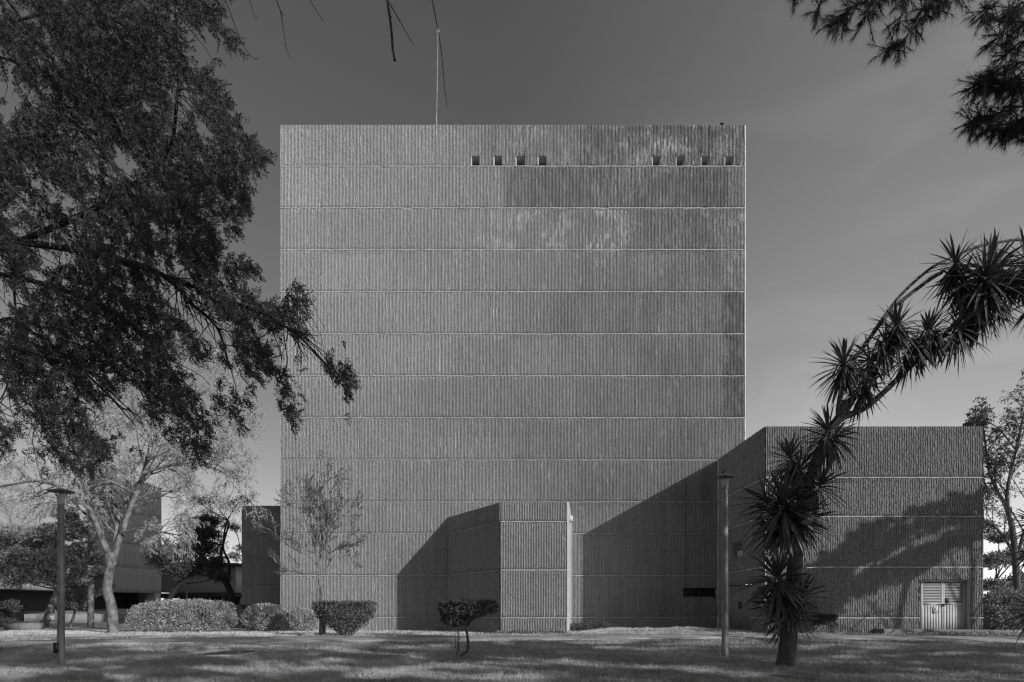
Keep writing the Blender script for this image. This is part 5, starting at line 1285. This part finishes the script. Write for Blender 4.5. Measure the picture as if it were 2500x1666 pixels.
flared("topiary_shrub", "small twisted flat-topped shrub against the side block behind the yucca", 2002, 1548, 33.3,
    [(1976,1502,2040),(1972,1510,2044),(1985,1520,2035),(1985,1526,2010)], 3600, .07, M['leafdark'], 83,
    [([(1972,1552),(1985,1545),(1995,1535),(2000,1522)], .06, .04), ([(1990,1540),(2015,1541),(2035,1536),(2048,1530)], .04, .02)], .6)
# weeds and leaf litter at the wall foot
def weeds(name, label, spots_, hgt, n, mat, seed):
    rg = np.random.default_rng(seed); cx = np.mean([s[0] for s in spots_]); cy = np.mean([s[1] for s in spots_]); r = None; mb = MB()
    for x, y, rr in spots_:
        q = np.stack([x + rg.normal(0, rr, n), y + rg.normal(0, rr * .5, n), np.zeros(n)], 1); q[:, 2] = ground_z(q[:, 0], q[:, 1]) + np.abs(rg.normal(0, hgt * .6, n))
        leaves(mb, q, unit(rg.normal(0, .6, (n, 3)) + np.array([0, 0, .6])), rg.uniform(.06, .14, n), .05, rg)
    o = mb.build(name, mat, loc=(cx, cy, 0)); tag(o, label, "weeds"); return o
weeds("weed_patch", "patch of leafy weeds at the foot of the tower right of the projecting block", [(X_of(1425, 38), 38.4, .5), (X_of(1400, 38), 37.6, .4), (X_of(1460, 39), 39.0, .5)], .35, 900, M['leafdark'], 91)
weeds("weed_patch", "low scattered weeds along the front of the projecting block", [(X_of(1330, 35), 35.2, .45), (X_of(1280, 35), 35.3, .4), (X_of(1245, 35), 35.2, .4), (X_of(1360, 35), 35.2, .3)], .12, 420, M['leafmid'], 92)
weeds("weed_patch", "grassy weeds covering the doorstep front under the louvred door", [(X_of(2260, 33), 32.9, .6), (X_of(2320, 33), 32.8, .6), (X_of(2380, 33), 32.7, .6)], .1, 600, M['leafmid'], 93)
rgq = np.random.default_rng(4)
mbq = MB(); n = 9000
u = unit(rgq.normal(size=(n, 3))); q = u * np.array([1.5, 1.0, 1.35]) * (.6 + .4 * rgq.random((n, 1))) + np.array([X_of(2462, 38), 38.3, 1.2])
leaves(mbq, q, unit(u + rgq.normal(0, .5, (n, 3)) + np.array([0, 0, -.1])), rgq.uniform(.14, .28, n), .06, rgq)
sh_ = thing("shrub", "big leafy shrub in the right corner beside the side block", "shrub", (X_of(2462, 38), 38.3, .2)); mbq.build("foliage", M['leafmid'], sh_, loc=(X_of(2462, 38), 38.3, .2))
mbq = MB()
for k in range(9): mbq.tube([(X_of(2462, 38) + rgq.normal(0, .2), 38.3, 0), (X_of(2462, 38) + rgq.normal(0, .7), 38.3 + rgq.normal(0, .4), 2.0)], [.03, .012], 5)
mbq.build("stems", M['bark'], sh_, loc=(X_of(2462, 38), 38.3, .2))

# ------------------------------------------------------------------ person in the far left shade
def person(loc, label, s=1.0, rotz=0.0):
    r = thing("person", label, "person", loc)
    J = {'pel': (0, 0, .95), 'chest': (0, 0, 1.28), 'neck': (0, 0, 1.46), 'head0': (0, -.01, 1.54), 'head1': (0, -.015, 1.66), 'crown': (0, 0, 1.74)}
    V = []; E = []; R_ = []
    def v(p, r_): V.append(p); R_.append(r_); return len(V) - 1
    pel = v((0, 0, .95), .135); wa = v((0, 0, 1.1), .12); ch = v((0, 0, 1.3), .14); nk = v((0, 0, 1.46), .055); h0 = v((0, -.01, 1.55), .075); h1 = v((0, -.01, 1.66), .085); h2 = v((0, 0, 1.73), .055); nose = v((0, -.095, 1.61), .012)
    E += [(pel, wa), (wa, ch), (ch, nk), (nk, h0), (h0, h1), (h1, h2), (h0, nose)]
    for sd in (-1, 1):
        sh_ = v((sd * .17, 0, 1.40), .055); el = v((sd * .30, .04, 1.16), .042); wr = v((sd * .22, -.16, 1.02), .028); hd = v((sd * .19, -.22, 1.00), .032)
        E += [(ch, sh_), (sh_, el), (el, wr), (wr, hd)]
        for f in range(4):
            a = v((sd * (.17 + .012 * f), -.26, .99), .009); b = v((sd * (.165 + .012 * f), -.30 + .004 * abs(f - 1), .965), .008); E += [(hd, a), (a, b)]
        th_ = v((sd * .155, -.235, 1.02), .010); E.append((hd, th_))
        hp = v((sd * .09, 0, .90), .09); kn = v((sd * .11, -.05 * sd, .50), .055); an = v((sd * .12, .10 * sd - .02, .09), .036); ft = v((sd * .12, .10 * sd - .17, .035), .034)
        E += [(pel, hp), (hp, kn), (kn, an), (an, ft)]
    def skin(name, V, E, R_, mat, root=0, parent=r):
        me = bpy.data.meshes.new(name); me.from_pydata(V, E, []); o = bpy.data.objects.new(name, me); C.objects.link(o); o.parent = parent
        md = o.modifiers.new("skin", 'SKIN'); sv = me.skin_vertices[0].data
        for k, rr in enumerate(R_): sv[k].radius = (rr, rr)
        sv[root].use_root = True; sb = o.modifiers.new("sub", 'SUBSURF'); sb.levels = 1; sb.render_levels = 1
        me.materials.append(mat); return o
    skin("body", V, E, R_, M['barkpale'])
    skin("shirt", [(0, 0, .98), (0, 0, 1.12), (0, 0, 1.31), (0, 0, 1.43), (.17, 0, 1.40), (.25, .02, 1.26), (-.17, 0, 1.40), (-.25, .02, 1.26)], [(0, 1), (1, 2), (2, 3), (2, 4), (4, 5), (2, 6), (6, 7)], [.175, .165, .19, .085, .095, .085, .095, .085], M['darkmetal'])
    skin("shorts", [(0, 0, .97), (.09, 0, .88), (.12, -.03, .56), (-.09, 0, .88), (-.12, .03, .56)], [(0, 1), (1, 2), (0, 3), (3, 4)], [.17, .13, .115, .13, .115], M['path'])
    mb = MB(); mb.lathe([(.001, 1.79), (.06, 1.78), (.092, 1.72), (.10, 1.66), (.09, 1.62)], (0, .012, 0), 12); mb.build("hair", M['barkblack'], r, smooth=True)
    r.rotation_euler = (0, 0, rotz); r.scale = (s,) * 3; return r
px_, Yp = 124, 46.0
person((X_of(px_, Yp), Yp, float(ground_z(X_of(px_, Yp), Yp))), "person in dark shirt and light shorts walking in the shade behind the left lamp post", .98, .5)

# ------------------------------------------------------------------ grass
rg = np.random.default_rng(9)
def blades(n, ya, yb, hmin, hmax, wd, seed):
    rg = np.random.default_rng(seed); y = ya + (yb - ya) * rg.random(n) ** 1.25; x = (rg.random(n) - .5) * 2 * (y * .77 + 1.0)
    cl = fnoise(x * 1.2, y * 1.2); k = rg.random(n) < sstep(.25, .6, cl) * .8 + .25; x = x[k]; y = y[k]; cl = cl[k]; n = len(x)
    # keep the path clear
    na = np.interp(x, [p_[0] for p_ in near_e], [p_[1] for p_ in near_e]); fa = np.interp(x, [p_[0] for p_ in far_e], [p_[1] for p_ in far_e])
    k = ~((y > na - .05) & (y < fa + .05)) & (y < 41.6); x = x[k]; y = y[k]; cl = cl[k]; n = len(x)
    for pl in CLEAR:
        pl = np.array(pl); c0 = pl.mean(0); ins = np.ones(len(x), bool)
        for a in range(len(pl)):
            p0, p1 = pl[a], pl[(a + 1) % len(pl)]; sd = (p1[0]-p0[0]) * (y - p0[1]) - (p1[1]-p0[1]) * (x - p0[0]); sc_ = (p1[0]-p0[0]) * (c0[1] - p0[1]) - (p1[1]-p0[1]) * (c0[0] - p0[0])
            ins &= (sd * sc_ > 0)
        x = x[~ins]; y = y[~ins]; cl = cl[~ins]
    n = len(x)
    z = lawn_z(x, y) - .005; c = np.stack([x, y, z], 1)
    d = unit(rg.normal(0, .55, (n, 3)) * np.array([1, 1, .2]) + np.array([0, 0, 1.0])); L = rg.uniform(hmin, hmax, n) * (.5 + cl)
    b = unit(np.cross(d, rg.normal(size=(n, 3)))) * wd / 2
    V = np.stack([c + b, c - b, c + d * L[:, None]], 1).reshape(-1, 3); return V, np.arange(n * 3).reshape(-1, 3)
mb = MB()
V, Fc = blades(380000, 13.5, 24, .035, .11, .011, 1); mb.add(V, Fc)
V, Fc = blades(200000, 24, 41.5, .05, .13, .018, 2); mb.add(V, Fc)
rgl = np.random.default_rng(31); n = 5200
y = 13.8 + 27 * rgl.random(n) ** 1.3; x = (rgl.random(n) - .5) * 1.56 * y
k = rgl.random(n) < sstep(.4, .65, fnoise(x * .5 + 9, y * .5)) + .15; x = x[k]; y = y[k]; n = len(x)
c = np.stack([x, y, lawn_z(x, y) + rgl.uniform(.02, .06, n)], 1); ml = MB()
leaves(ml, c, rgl.normal(size=(n, 3)) * np.array([1, 1, .3]), rgl.uniform(.03, .09, n), rgl.uniform(.02, .045, n), rgl, unit(rgl.normal(0, .5, (n, 3)) + np.array([0, 0, 1])))
lo_ = ml.build("fallen_leaves", M['litter']); lo_['kind'] = 'stuff'; lo_['label'] = "scattered fallen leaves on the lawn"; lo_['category'] = "leaf litter"
# coarse tufts
rgt = np.random.default_rng(33)
for k in range(900):
    y = 14 + 24 * rgt.random() ** 1.2; x = (rgt.random() - .5) * 1.5 * y
    na = np.interp(x, [p_[0] for p_ in near_e], [p_[1] for p_ in near_e])
    if na - .2 < y < na + 3.3: continue
    q = 22; c = np.stack([x + rgt.normal(0, .06, q), y + rgt.normal(0, .05, q), np.full(q, float(lawn_z(x, y)))], 1)
    spikes(mb, c, rgt.normal(0, .5, (q, 3)) * np.array([1, 1, .2]) + np.array([0, 0, 1]), rgt.uniform(.06, .2, q), .014, rgt)
go = mb.build("grass", M['grass']); go['kind'] = 'stuff'; go['label'] = "short dry lawn grass with patches of sun and shade"; go['category'] = "grass"
